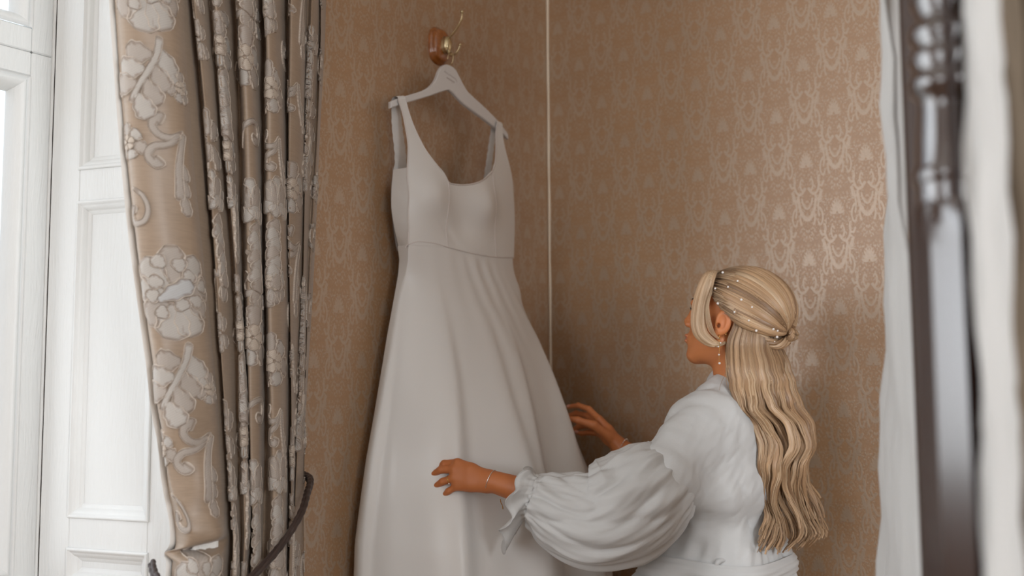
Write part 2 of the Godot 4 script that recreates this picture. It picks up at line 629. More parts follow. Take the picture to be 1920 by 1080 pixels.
func build_room() -> void:
	var b := Mb.new()
	b.box(Vector3(XR / 2, -0.1, ZR / 2), Vector3(-XR + 1.2, 0.2, ZR + 1.2), 0.0)
	struct("floor", b, M.carpet)
	b = Mb.new()
	b.box(Vector3(XR / 2, CEIL + 0.1, ZR / 2), Vector3(-XR + 1.2, 0.2, ZR + 1.2), 0.0)
	struct("ceiling", b, M.ceiling_paint)
	# wall with the hook and a three-light window (outer bays added unseen for wall sheen), sides splayed towards the room
	b = Mb.new()
	var T := -0.5
	var xw := [-1.352, -4.36]
	prism(b, PackedVector2Array([Vector2(0.4, T), Vector2(0.4, 0), Vector2(xw[0], 0), Vector2(xw[0] - 0.0985, -0.36), Vector2(xw[0] - 0.0985, T)]), 0, CEIL)
	prism(b, PackedVector2Array([Vector2(xw[1] + 0.0985, T), Vector2(xw[1] + 0.0985, -0.36), Vector2(xw[1], 0), Vector2(XR - 0.4, 0), Vector2(XR - 0.4, T)]), 0, CEIL)
	for k in 1:
		var x0: float = xw[k * 2]
		var x1: float = xw[k * 2 + 1]
		var pl := PackedVector2Array([Vector2(x0, T), Vector2(x0, 0), Vector2(x1, 0), Vector2(x1, T)])
		prism(b, pl, 0.0, 0.88)
		prism(b, pl, 3.02, CEIL)
	struct("wall_left", b, M.wallpaper)
	b = Mb.new()
	b.box(Vector3(0.2, CEIL / 2, ZR / 2 + 0.2), Vector3(0.4, CEIL, ZR + 0.4), 0.0)
	struct("wall_right", b, M.wallpaper)
	b = Mb.new()
	for q in [[XR - 0.4, -4.0, 0.0, CEIL], [-2.4, 0.4, 0.0, CEIL], [-4.0, -2.4, 0.0, 0.88], [-4.0, -2.4, 3.02, CEIL]]:
		b.box(Vector3((q[0] + q[1]) / 2, (q[2] + q[3]) / 2, ZR + 0.2), Vector3(q[1] - q[0], q[3] - q[2], 0.4), 0.0)
	struct("wall_back", b, M.wallpaper)
	b = Mb.new()
	for q in [[0.0, 0.65, 0.0, CEIL], [2.05, ZR, 0.0, CEIL], [0.65, 2.05, 0.0, 0.88], [0.65, 2.05, 3.02, CEIL]]:
		b.box(Vector3(XR - 0.2, (q[2] + q[3]) / 2, (q[0] + q[1]) / 2), Vector3(0.4, q[3] - q[2], q[1] - q[0]), 0.0)
	struct("wall_front", b, M.wallpaper)
	window_at("window_1", Vector3(-2.856, 0, -0.36), Vector3(0, 0, 1), 1.4055, 0.88, 3.02, 3)
	window_at("added_window_2", Vector3(-6.0, 0, 1.35), Vector3(1, 0, 0), 0.70, 0.88, 3.02)  # unseen window added to hold the left fill light
	window_at("added_window_3", Vector3(-3.2, 0, 4.9), Vector3(0, 0, -1), 0.80, 0.88, 3.02)  # unseen window added to hold the rear fill light
	# cream bead that hides the joint in the corner
	b = Mb.new()
	var pth := PackedVector3Array()
	var rad := PackedFloat32Array()
	for k in 40:
		pth.append(Vector3(-0.004 + 0.0008 * sin(k * 1.7), k * CEIL / 39.0, 0.004))
		rad.append(0.0042 + 0.0006 * sin(k * 2.3))
	b.tube(pth, rad, 8)
	struct("trim_1", b, M.cream_bead)
	for q in [["baseboard_left", Vector3(-0.676, 0.09, 0.011), Vector3(1.35, 0.18, 0.022)], ["baseboard_right", Vector3(-0.011, 0.09, 2.4), Vector3(0.022, 0.18, 4.75)]]:
		b = Mb.new()
		b.box(q[1], q[2], 0.006)
		struct(q[0], b, M.white_paint)
	shutters()

# panelled shutter leaf that lines the splayed side of the window
func shutters() -> void:
	var a := Vector3(-1.4525, 0, -0.357)    # at the window frame
	var along := Vector3(0.0985, 0, 0.36).normalized()
	var out := Vector3(-along.z, 0, along.x)  # towards the room
	var L := 0.372
	var o := thing("window_shutter", "white painted panelled shutter lining the window reveal beside the curtain", "shutter", a)
	var bas := Basis(along, Vector3.UP, out * -1.0)
	if bas.determinant() < 0:
		bas.z = -bas.z
	var stile := 0.082
	var rails := [[0.90, 0.97], [1.035, 1.105], [1.785, 1.862], [2.84, 3.01]]
	var fr := Mb.new()
	var mid_y := (0.90 + 3.01) / 2
	for s in [stile / 2, L - stile / 2]:
		fr.box(a + along * s + Vector3(0, mid_y, 0) + out * 0.012, Vector3(stile, 2.11, 0.024), 0.002, bas)
	for r in rails:
		fr.box(a + along * L / 2 + Vector3(0, (r[0] + r[1]) / 2, 0) + out * 0.012, Vector3(L - 2 * stile + 0.001, r[1] - r[0], 0.0238), 0.002, bas)
	obj("frame", fr, M.white_paint, o)
	for k in 3:
		var y0: float = rails[k][1]
		var y1: float = rails[k + 1][0]
		var pn := Mb.new()
		pn.box(a + along * L / 2 + Vector3(0, (y0 + y1) / 2, 0) + out * 0.005, Vector3(L - 2 * stile, y1 - y0, 0.010), 0.0, bas)
		obj("panel", pn, M.white_paint, o)
		var mo := Mb.new()
		var hw := L / 2 - stile
		var hh := (y1 - y0) / 2
		var prof := [Vector2(-0.004, 0.0245), Vector2(-0.003, 0.028), Vector2(0.002, 0.029), Vector2(0.005, 0.024), Vector2(0.008, 0.023), Vector2(0.013, 0.021), Vector2(0.017, 0.015), Vector2(0.018, 0.014), Vector2(0.022, 0.0135), Vector2(0.026, 0.0102)]
		for e in 4:
			var rows := []
			for p in prof:
				var row := PackedVector3Array()
				for q in 3:
					var c0: Vector2 = [Vector2(-1, -1), Vector2(1, -1), Vector2(1, 1), Vector2(-1, 1)][e]
					var c1: Vector2 = [Vector2(1, -1), Vector2(1, 1), Vector2(-1, 1), Vector2(-1, -1)][e]
					var cc := c0.lerp(c1, q / 2.0)
					row.append(a + along * (L / 2 + cc.x * (hw - p.x)) + Vector3(0, (y0 + y1) / 2 + cc.y * (hh - p.x), 0) + out * p.y)
				rows.append(row)
			mo.sheet(rows, [], [], false, false)
		obj("moulding", mo, M.white_paint, o)
	# old crack between shutter and frame
	var g := Mb.new()
	var path := PackedVector3Array()
	var rad := PackedFloat32Array()
	for k in 90:
		path.append(a + along * (-0.003) + out * (0.019 + 0.0006 * sin(k * 1.3)) + Vector3(0, 0.9 + k * 2.1 / 89.0, 0))
		rad.append(0.0013 + 0.0009 * absf(sin(k * 0.37) * sin(k * 2.1)))
	g.tube(path, rad, 6)
	struct("trim_2", g, M.gap)


# ---------------------------------------------------------------- gown, hanger and hook
const DO := Vector3(-0.569025, 0.0, 0.063938)
const DH := Vector3(0.99677888, 0, 0.08019892)
const DN := Vector3(-0.08019892, 0, 0.99677888)

func gown(x: float, y: float, z: float) -> Vector3:
	return DO + DH * x + Vector3(0, y, 0) + DN * z

func front_z(x: float, y: float) -> float:
	var q := minf(absf(x) / 0.24, 1.0)
	var base := 0.064 * sqrt(maxf(0.0, 1.0 - q * q * 0.8))
	base += 0.024 * exp(-(pow(x + 0.135, 2) + pow(y - 1.865, 2)) / 0.0030) + 0.026 * exp(-(pow(x - 0.060, 2) + pow(y - 1.865, 2)) / 0.0028)
	base -= 0.010 * exp(-(pow(x + 0.02, 2) + pow(y - 1.80, 2)) / 0.0020)
	base += 0.004 * exp(-pow((x + 0.165) * 0.8 + (y - 1.80) * 0.6, 2) / 0.0004) * smoothstep(1.73, 1.78, y) - 0.004 * exp(-pow((x + 0.06 + (y - 1.76) * 0.9) , 2) / 0.0003) * exp(-pow(y - 1.77, 2) / 0.0015)
	return lerpf(0.012, base, smoothstep(0.0, 1.0, (2.11 - y) / 0.17))

# point at share t along a polyline, smoothly
func along(p: PackedVector2Array, t: float) -> Vector2:
	var n := p.size() - 1
	var f := clampf(t, 0, 1) * n
	var i := mini(int(f), n - 1)
	var q := f - i
	return p[i].cubic_interpolate(p[i + 1], p[maxi(i - 1, 0)], p[mini(i + 2, n)], q)

# point at a given y (col 1) of a polyline that runs down
func at_y(p: PackedVector2Array, y: float) -> float:
	for i in p.size() - 1:
		if y <= p[i].y and y >= p[i + 1].y:
			var q := (p[i].y - y) / maxf(p[i].y - p[i + 1].y, 1e-6)
			return p[i].cubic_interpolate(p[i + 1], p[maxi(i - 1, 0)], p[mini(i + 2, p.size() - 1)], q).x
	return p[0].x if y > p[0].y else p[p.size() - 1].x

func ruled(a: PackedVector2Array, b: PackedVector2Array, nu: int, nv: int, z: Callable) -> Array:
	var rows := []
	for j in nv + 1:
		var p := along(a, float(j) / nv)
		var q := along(b, float(j) / nv)
		var row := PackedVector3Array()
		for i in nu + 1:
			var m := p.lerp(q, float(i) / nu)
			row.append(gown(m.x, m.y, z.call(m.x, m.y)))
		rows.append(row)
	return rows

func piping(b: Mb, line: PackedVector2Array, r: float, lift: float, n := 40) -> void:
	var path := PackedVector3Array()
	var rad := PackedFloat32Array()
	for k in n + 1:
		var p := along(line, float(k) / n)
		path.append(gown(p.x, p.y, front_z(p.x, p.y) + lift))
		rad.append(r)
	b.tube(path, rad, 8)

func build_dress() -> void:
	# the hook: turned plate of varnished wood, brass rose, two arms
	var hc := Vector3(-0.553, 2.323, 0.0)
	var hk := thing("wall_hook", "brass double coat hook on an oval varnished wood plate above the gown", "hook", hc)
	var b := Mb.new()
	var prof := PackedVector2Array()
	for q in [[0.0001, 0.026], [0.018, 0.0258], [0.027, 0.024], [0.032, 0.020], [0.034, 0.018], [0.0355, 0.012], [0.038, 0.008], [0.0405, 0.004], [0.041, 0.0]]:
		prof.append(Vector2(q[0], q[1]))
	var rows := []
	for p in prof:
		var row := PackedVector3Array()
		for i in 49:
			var ph := TAU * i / 48.0
			var ex := signf(cos(ph)) * pow(absf(cos(ph)), 0.85)
			var ey := signf(sin(ph)) * pow(absf(sin(ph)), 0.85)
			row.append(hc + Vector3(p.x * ex, p.x * 1.0 * ey + signf(ey) * 0.013 * pow(absf(ey), 0.4) * (p.x / 0.041), p.y))
		rows.append(row)
	b.sheet(rows, [], [], true, true)
	obj("back_plate", b, M.varnished_wood, hk)
	b = Mb.new()
	prof = PackedVector2Array()
	for q in [[0.016, 0.024], [0.0165, 0.028], [0.0145, 0.031], [0.0155, 0.034], [0.0150, 0.038], [0.012, 0.0425], [0.007, 0.046], [0.0002, 0.047]]:
		prof.append(Vector2(q[0], q[1]))
	rows = []
	for p in prof:
		var row := PackedVector3Array()
		for i in 33:
			var ph := TAU * i / 32.0
			row.append(hc + Vector3(p.x * cos(ph), -0.002 + p.x * 1.55 * sin(ph), p.y))
		rows.append(row)
	b.sheet(rows, [], [], true, true)
	obj("brass_rose", b, M.brass, hk)
	b = Mb.new()
	bend(b, [Vector3(0.0, 0.014, 0.036), Vector3(0.0, 0.022, 0.050), Vector3(0.001, 0.036, 0.066), Vector3(0.001, 0.052, 0.080), Vector3(0.001, 0.066, 0.087), Vector3(0.001, 0.078, 0.087)], hc, [0.0046, 0.0042, 0.0038, 0.0036, 0.0034, 0.0030], 1.7)
	b.ball(hc + Vector3(0.001, 0.081, 0.087), Vector3(0.0050, 0.0054, 0.0050))
	obj("upper_arm", b, M.brass, hk)
	b = Mb.new()
	bend(b, [Vector3(0.0, -0.020, 0.036), Vector3(0.0, -0.034, 0.046), Vector3(0.0, -0.034, 0.062), Vector3(0.001, -0.024, 0.074), Vector3(0.001, -0.014, 0.079)], hc, [0.0046, 0.0042, 0.0036, 0.0030, 0.0026], 1.4)
	b.ball(hc + Vector3(0.001, -0.011, 0.080), Vector3(0.0042, 0.0042, 0.0042))
	obj("lower_arm", b, M.brass, hk)
	b = Mb.new()
	b.ball(hc + Vector3(0.0, -0.021, 0.041), Vector3(0.0055, 0.0055, 0.003))
	obj("screw", b, M.brass, hk)
	# the hanger
	var hg := thing("clothes_hanger", "white wooden hanger with faint grey lettering holding the wedding gown", "hanger", gown(0, 2.20, 0))
	var outl := PackedVector2Array()
	var up := PackedVector2Array([Vector2(-0.230, 2.103), Vector2(-0.208, 2.115), Vector2(-0.165, 2.134), Vector2(-0.120, 2.154), Vector2(-0.090, 2.172), Vector2(-0.067, 2.197), Vector2(-0.052, 2.228), Vector2(-0.034, 2.245), Vector2(-0.012, 2.249), Vector2(0.010, 2.243), Vector2(0.030, 2.221), Vector2(0.050, 2.199), Vector2(0.070, 2.186), Vector2(0.126, 2.162), Vector2(0.183, 2.134), Vector2(0.215, 2.113), Vector2(0.230, 2.101)])
	var lo := PackedVector2Array([Vector2(0.232, 2.090), Vector2(0.206, 2.107), Vector2(0.126, 2.139), Vector2(0.045, 2.168), Vector2(0.004, 2.191), Vector2(-0.010, 2.196), Vector2(-0.026, 2.193), Vector2(-0.096, 2.158), Vector2(-0.171, 2.122), Vector2(-0.230, 2.091)])
	for k in 49:
		outl.append(along(up, k / 48.0))
	for k in 31:
		outl.append(along(lo, k / 30.0) - Vector2(0, 0.014 * sin(PI * k / 30.0) + 0.005))
	outl.reverse()
	b = Mb.new()
	b.slab(outl, Transform3D(Basis(DH, Vector3.UP, DN), DO), -0.0065, 0.0065, 0.0022)
	obj("body", b, M.hanger_white, hg)
	b = Mb.new()
	var hookp := PackedVector3Array()
	var hr := PackedFloat32Array()
	for k in 24:
		var a := lerpf(-PI * 0.5, PI * 0.95, k / 23.0)
		hookp.append(gown(-0.012 + 0.004 * k / 23.0, 2.268 + 0.018 * sin(a), 0.012 * cos(a) + 0.004))
		hr.append(0.0013)
	hookp.insert(0, gown(-0.012, 2.240, 0.0)); hr.append(0.0013)
	b.tube(hookp, hr, 8)
	obj("wire_hook", b, M.brass, hg)
	# faint script and a line of small capitals, too worn to read
	b = Mb.new()
	var px := 0.0
	for k in 9:
		var stroke := PackedVector3Array()
		var sr := PackedFloat32Array()
		var big := 1.9 if k == 0 else (1.5 if k == 1 or k == 4 else 1.0)
		for i in 14:
			var t := i / 13.0
			var lx := -0.036 + px + 0.0055 * (t + 0.28 * sin(t * TAU))
			var ly := 2.2235 - 0.0016 * k * 0.8 + 0.0028 * big * sin(t * PI) * (1.0 if k % 3 != 2 or k < 2 else 0.8)
			if k == 8:
				ly -= 0.006 * t
			stroke.append(gown(lx, ly, 0.0067))
			sr.append(0.00042)
		px += 0.0056
		b.tube(stroke, sr, 5)
	for k in 7:
		var lx := -0.025 + 0.0046 * k
		b.box(gown(lx, 2.2105 - 0.0010 * k, 0.0066), Vector3(0.0028, 0.0045, 0.0004), 0.0001, Basis(DH, Vector3.UP, DN))
	b.box(gown(-0.006, 2.2010, 0.0066), Vector3(0.004, 0.0012, 0.0004), 0.0001, Basis(DH, Vector3.UP, DN))
	obj("lettering", b, M.print_grey, hg)

	# the gown
	var g := thing("wedding_gown", "white satin wedding gown with wide straps hanging from the hanger", "dress", gown(0, 0, 0))
	var fLo := PackedVector2Array([Vector2(-0.2101, 2.1106), Vector2(-0.1980, 2.0759), Vector2(-0.1964, 2.0324), Vector2(-0.1987, 1.9913), Vector2(-0.2040, 1.9519), Vector2(-0.2080, 1.9003), Vector2(-0.2062, 1.8335), Vector2(-0.2018, 1.7712), Vector2(-0.2030, 1.7315)])
	var fLi := PackedVector2Array([Vector2(-0.1857, 2.1184), Vector2(-0.1735, 2.0760), Vector2(-0.1610, 2.0240), Vector2(-0.1448, 1.9816), Vector2(-0.1195, 1.9491), Vector2(-0.0964, 1.9290), Vector2(-0.0812, 1.9072), Vector2(-0.0822, 1.8238), Vector2(-0.0798, 1.7358)])
	var cupt := PackedVector2Array([Vector2(-0.0812, 1.9072), Vector2(-0.0600, 1.9044), Vector2(-0.0208, 1.9073), Vector2(0.0178, 1.9167), Vector2(0.0500, 1.9301), Vector2(0.0827, 1.9504), Vector2(0.1051, 1.9666)])
	var cupb := PackedVector2Array([Vector2(-0.0798, 1.7358), Vector2(-0.0495, 1.7328), Vector2(-0.0096, 1.7292), Vector2(0.0242, 1.7265), Vector2(0.0667, 1.7260), Vector2(0.0904, 1.7252), Vector2(0.1178, 1.7263)])
	var sRi := PackedVector2Array([Vector2(0.1740, 2.1204), Vector2(0.1600, 2.0583), Vector2(0.1326, 2.0030), Vector2(0.1051, 1.9666), Vector2(0.0989, 1.8722), Vector2(0.1077, 1.8022), Vector2(0.1178, 1.7263)])
	var sRo := PackedVector2Array([Vector2(0.1984, 2.1198), Vector2(0.1995, 2.0524), Vector2(0.2060, 1.9818), Vector2(0.2148, 1.9164), Vector2(0.2195, 1.8800), Vector2(0.2217, 1.8278), Vector2(0.2130, 1.7323)])
	var sLo := PackedVector2Array([Vector2(-0.2089, 1.9304), Vector2(-0.2145, 1.8803), Vector2(-0.2142, 1.8291), Vector2(-0.2047, 1.7833), Vector2(-0.1889, 1.7260)])
	b = Mb.new()
	b.sheet(ruled(fLo, fLi, 16, 60, front_z), [], [], false, false)
	obj("left_front_panel", b, M.gown_satin, g)
	b = Mb.new()
	var rr := []
	for j in 33:
		var row := PackedVector3Array()
		for i in 41:
			var top := along(cupt, i / 40.0)
			var bot := along(cupb, i / 40.0)
			var sx := at_y(sRi, lerpf(top.y, bot.y, j / 32.0))
			var m := top.lerp(bot, j / 32.0)
			m.x = lerpf(m.x, lerpf(-0.0812, sx, i / 40.0), 0.9 * smoothstep(0.55, 1.0, i / 40.0))
			row.append(gown(m.x, m.y, front_z(m.x, m.y)))
		rr.append(row)
	b.sheet(rr)
	obj("cup_panel", b, M.gown_satin, g)
	b = Mb.new()
	b.sheet(ruled(sRi, sRo, 10, 56, front_z))
	obj("right_side_panel", b, M.gown_satin, g)
	b = Mb.new()
	var sp := []
	for j in 41:
		var y := lerpf(1.930, 1.726, j / 40.0)
		var row := PackedVector3Array()
		for i in 13:
			var q := i / 12.0
			var x := lerpf(at_y(sLo, y), at_y(fLo, maxf(y, 1.7316)), q)
			row.append(gown(x, y, lerpf(-0.008, front_z(at_y(fLo, y), y) - 0.0005, q) + 0.003 * sin(y * 95.0 + q * 4.0) * sin(q * PI)))
		sp.append(row)
	b.sheet(sp)
	obj("left_side_panel", b, M.gown_satin, g)
	b = Mb.new()
	var backl := PackedVector2Array([Vector2(-0.2065, 1.938), Vector2(-0.213, 1.88), Vector2(-0.2125, 1.829), Vector2(-0.204, 1.783), Vector2(-0.188, 1.722)])
	var backr := PackedVector2Array([Vector2(0.208, 1.950), Vector2(0.212, 1.88), Vector2(0.217, 1.829), Vector2(0.215, 1.783), Vector2(0.209, 1.722)])
	rr = ruled(backl, backr, 30, 24, func(x, _y): return -0.010 - 0.022 * (1.0 - pow(x / 0.215, 2)))
	for i in 31:
		var dip := 0.055 * (1.0 - pow((i - 15.0) / 15.0, 4))
		for j in 25:
			rr[j][i].y -= dip * (1.0 - j / 24.0)
	b.sheet(rr)
	obj("back_panel", b, M.gown_lining, g)
	# straps run over the hanger and down the back
	for s in 2:
		b = Mb.new()
		var o1: PackedVector2Array = PackedVector2Array([Vector2(-0.2121, 2.1110), Vector2(-0.2082, 2.0534), Vector2(-0.2000, 1.9985), Vector2(-0.1983, 1.9568), Vector2(-0.2066, 1.9151)]) if s == 0 else PackedVector2Array([Vector2(0.1759, 2.1210), Vector2(0.1616, 2.0276), Vector2(0.1453, 1.9587), Vector2(0.140, 1.92)])
		var i1: PackedVector2Array = PackedVector2Array([Vector2(-0.1839, 2.1177), Vector2(-0.1723, 2.0598), Vector2(-0.1606, 2.0050), Vector2(-0.1566, 1.9631), Vector2(-0.1602, 1.9114)]) if s == 0 else PackedVector2Array([Vector2(0.2005, 2.1190), Vector2(0.1869, 2.0317), Vector2(0.1750, 1.9630), Vector2(0.172, 1.92)])
		var rows2 := []
		var f0: Vector2 = fLo[0] if s == 0 else sRi[0]
		var f1: Vector2 = fLi[0] if s == 0 else sRo[0]
		for j in 9:
			var a := PI * j / 8.0
			var row := PackedVector3Array()
			for i in 9:
				var m := f0.lerp(f1, i / 8.0).lerp(o1[0].lerp(i1[0], i / 8.0), j / 8.0)
				row.append(gown(m.x, m.y + 0.011 * sin(a), 0.0125 * cos(a) - 0.0005))
			rows2.append(row)
		rows2.append_array(ruled(o1, i1, 8, 26, func(_x, y): return -0.012 - 0.004 * sin((y - 1.93) * 18.0) - 0.0012 * sin(y * 260.0)))
		rows2.reverse()
		b.sheet(rows2, [], [], false, true)
		obj("strap", b, M.gown_satin, g)
	# piped edges and seams
	b = Mb.new()
	var neck := PackedVector2Array()
	for k in 7:
		neck.append(fLi[k])
	for k in range(1, 7):
		neck.append(cupt[k])
	for k in [2, 1, 0]:
		neck.append(sRi[k])
	piping(b, neck, 0.0021, 0.0, 90)
	piping(b, PackedVector2Array([fLo[0], fLo[1], fLo[2], fLo[3], fLo[4], fLo[5], fLo[6], fLo[7], fLo[8]]), 0.0017, 0.0, 60)
	obj("piped_edge", b, M.gown_seam, g)
	b = Mb.new()
	piping(b, PackedVector2Array([fLi[6], fLi[7], fLi[8]]), 0.0013, 0.0001)
	obj("centre_seam", b, M.gown_seam, g)
	b = Mb.new()
	piping(b, PackedVector2Array([sRi[3], sRi[4], sRi[5], sRi[6]]), 0.0011, 0.0001)
	obj("princess_seam", b, M.gown_seam, g)
	var waist := PackedVector2Array([Vector2(-0.2100, 1.7226), Vector2(-0.2030, 1.7315), Vector2(-0.1741, 1.7419), Vector2(-0.1280, 1.7415), Vector2(-0.0798, 1.7358), Vector2(-0.0495, 1.7328), Vector2(0.0242, 1.7265), Vector2(0.1178, 1.7263), Vector2(0.2080, 1.7346)])
	b = Mb.new()
	piping(b, waist, 0.0013, -0.0004, 80)
	obj("waist_seam", b, M.gown_seam, g)
	# the skirt: measured girths, with pleats that fall from the waist
	var ty := [0.02, 0.5, 1.0, 1.1, 1.2, 1.3, 1.4, 1.5, 1.6, 1.66, 1.70, 1.745]
	var tx0 := [0.075, 0.085, 0.093, 0.078, 0.064, 0.055, 0.051, 0.042, 0.031, 0.030, 0.022, 0.008]
	var ta := [0.455, 0.44, 0.424, 0.392, 0.36, 0.329, 0.306, 0.276, 0.241, 0.226, 0.214, 0.209]
	var tb := [0.40, 0.37, 0.318, 0.286, 0.255, 0.221, 0.177, 0.133, 0.094, 0.074, 0.068, 0.064]
	var look := func(t: Array, y: float) -> float:
		for i in ty.size() - 1:
			if y <= ty[i + 1]:
				return lerpf(t[i], t[i + 1], clampf((y - ty[i]) / (ty[i + 1] - ty[i]), 0, 1))
		return t[t.size() - 1]
	var fy := [1.0, 1.1, 1.2, 1.3, 1.4, 1.5, 1.6, 1.70]
	var folds := [
		[3.054, 3.046, 3.037, 3.028, 3.002, 2.98, 2.976, 2.967],
		[2.352, 2.33, 2.313, 2.295, 2.256, 2.238, 2.247, 2.304],
		[1.833, 1.806, 1.802, 1.793, 1.758, 1.693, 1.623, 1.671],
		[1.732, 1.689, 1.645, 1.58, 1.492, 1.388, 1.366, 1.44],
		[1.309, 1.23, 1.134, 1.017, 0.89, 0.70, 0.764, 0.951],
	]
	var famp := [0.016, 0.030, 0.022, 0.024, 0.026]
	var fsl := [0.10, 0.30, 0.16, 0.16, 0.22]   # towards the left
	var fsr := [0.05, 0.07, 0.07, 0.06, 0.09]
	var sk := []
	var nv := 90
	var nt := 220
	for j in nv + 1:
		var v := float(j) / nv
		v = v * (0.55 + 0.45 * v)
		var row := PackedVector3Array()
		for i in nt + 1:
			# denser in front
			var th := -PI * 0.999 + TAU * i / nt
			var c := cos(th)
			var s := sin(th)
			var x_top := clampf(0.008 + 0.209 * c, -0.21, 0.208)
			var yt := 1.7265
			for k in waist.size() - 1:
				if x_top >= waist[k].x and x_top <= waist[k + 1].x:
					yt = lerpf(waist[k].y, waist[k + 1].y, (x_top - waist[k].x) / (waist[k + 1].x - waist[k].x))
			if s < 0:
				yt = lerpf(yt, 1.728, minf(-s * 3.0, 1.0))
			var y := lerpf(yt, 0.03, v)
			var a: float = look.call(ta, y)
			var bb: float = look.call(tb, y)
			var x := float(look.call(tx0, y)) + a * c
			var z := bb * s if s >= 0 else 0.018 * s - 0.012 * (-s)
			if s >= 0 and v < 0.10:
				z = lerpf(front_z(x_top, yt) - 0.001, z, smoothstep(0.0, 0.10, v))
				x = lerpf(x_top, x, smoothstep(0.0, 0.06, v))
			if s > -0.02:
				var d := 0.0
				for k in 5:
					var yy := clampf((y - 1.0) / 0.1, 0.0, 6.99)
					var q := int(yy)
					var fth := lerpf(folds[k][q], folds[k][q + 1] if q < 7 else folds[k][q], yy - q)
					if yy >= 6.0 and q == 6:
						fth = lerpf(folds[k][6], folds[k][7], yy - 6.0)
					var t := th - fth
					var e: float = exp(-pow(t / fsl[k], 2)) if t > 0 else exp(-pow(t / fsr[k], 2))
					d += famp[k] * e
				d *= smoothstep(0.01, 0.30, v) * (0.65 + 0.9 * v)
				# soft unevenness of the cloth
				d += 0.006 * sin(th * 5.0 + y * 3.0) * smoothstep(0.1, 0.6, v) + 0.004 * sin(th * 11.0 - y * 5.0) * smoothstep(0.2, 0.7, v)
				# the hand presses a hollow
				d -= 0.010 * exp(-(pow(x + 0.20, 2) + pow(y - 1.16, 2)) / 0.004) * (1.0 if s > 0.3 else 0.0)
				var nn := Vector2(c / a, maxf(s, 0.0) / bb).normalized()
				x += nn.x * d
				z += nn.y * d
			# the pleats gathered into the waist
			if s > 0 and v < 0.2:
				z += 0.0025 * sin(th * 26.0) * exp(-pow((th - 1.45) / 0.35, 2)) * smoothstep(0.0, 0.02, v) * (1.0 - smoothstep(0.08, 0.2, v))
			row.append(gown(x, y, z))
		sk.append(row)
	b = Mb.new()
	b.sheet(sk, [], [], true, true)
	obj("skirt", b, M.gown_satin, g)

func bend(b: Mb, pts: Array, at: Vector3, radii: Array, flat := 1.0) -> void:
	var path := PackedVector3Array()
	var rad := PackedFloat32Array()
	var n := pts.size() - 1
	for k in n * 8 + 1:
		var i := mini(k / 8, n - 1)
		var q := (k - i * 8) / 8.0
		path.append(at + (pts[i] as Vector3).cubic_interpolate(pts[i + 1], pts[maxi(i - 1, 0)], pts[mini(i + 2, n)], q))
		rad.append(lerpf(radii[i], radii[i + 1], q))
	b.tube(path, rad, 12, 1.0 / flat, Vector3(1, 0, 0))


# ---------------------------------------------------------------- curtain
const CTX := [-1.620, -1.633, -1.598, -1.541, -1.459, -1.489, -1.404, -1.421, -1.337, -1.369, -1.338, -1.251, -1.300, -1.268, -1.179, -1.216, -1.176, -1.114, -1.121, -1.063, -1.070, -0.997]
const CTZ := [0.09, 0.125, 0.155, 0.165, 0.110, 0.155, 0.105, 0.145, 0.095, 0.15, 0.152, 0.095, 0.15, 0.147, 0.09, 0.135, 0.125, 0.085, 0.105, 0.065, 0.08, 0.02]
const CBX := [-1.447, -1.466, -1.436, -1.387, -1.322, -1.358, -1.304, -1.320, -1.274, -1.299, -1.279, -1.236, -1.253, -1.218, -1.159, -1.187, -1.175, -1.138, -1.148, -1.106, -1.100, -1.057]
const CBZ := [0.09, 0.13, 0.16, 0.155, 0.105, 0.15, 0.115, 0.145, 0.105, 0.14, 0.138, 0.10, 0.145, 0.142, 0.095, 0.125, 0.118, 0.088, 0.10, 0.07, 0.07, 0.02]
const YT := 2.20
const YB := 1.08
var cloth_s := PackedFloat32Array()

func cat(a: float, b: float, c: float, d: float, t: float) -> float:
	return 0.5 * (2.0 * b + (c - a) * t + (2.0 * a - 5.0 * b + 4.0 * c - d) * t * t + (3.0 * b - a - 3.0 * c + d) * t * t * t)

# the cloth at fold coordinate u (0..21) and height y
func cloth(u: float, y: float) -> Vector3:
	var t := (YT - y) / (YT - YB)
	if t > 1.0:
		t = 1.0 - (t - 1.0) * 0.35      # spreads again under the tie
	if t < 0.0:
		t *= 0.25
	t = t + 0.10 * sin(PI * clampf(t, 0, 1)) * (1.0 if u > 3.5 else -0.6 * (1.0 - u / 5.0))
	var i := clampi(int(u), 0, 20)
	var q := u - i
	var pts := []
	for k in [maxi(i - 1, 0), i, i + 1, mini(i + 2, 21)]:
		pts.append(Vector2(lerpf(CTX[k], CBX[k], t), lerpf(CTZ[k], CBZ[k], t)))
	var x := cat(pts[0].x, pts[1].x, pts[2].x, pts[3].x, q)
	var z := cat(pts[0].y, pts[1].y, pts[2].y, pts[3].y, q)
	# drag lines and the slack pouch of the wide leading panel above the tie
	var w := 1.0 - smoothstep(2.4, 3.6, u)
	z += w * 0.006 * sin(y * 17.0 + u * 2.2) * smoothstep(0.2, 0.8, t) * sin(u * 1.1)
	z += w * 0.004 * sin(y * 41.0 - u * 1.3) * smoothstep(0.5, 0.9, t)
	if y < 1.30:
		z += w * 0.022 * exp(-pow((y - 1.105) / 0.035, 2)) * smoothstep(0.2, 1.2, u)
		z -= w * 0.050 * exp(-pow((y - 1.066 - 0.006 * (u - 1.5)) / 0.010, 2)) * smoothstep(0.1, 0.9, u)
	x += 0.004 * sin(y * 6.0 + u * 1.7)
	return Vector3(x, y, maxf(z, 0.012))

func cloth_n(u: float, y: float) -> Vector3:
	var a := cloth(minf(u + 0.03, 21), y) - cloth(maxf(u - 0.03, 0), y)
	var b := cloth(u, y - 0.004) - cloth(u, y + 0.004)
	return b.cross(a).normalized()

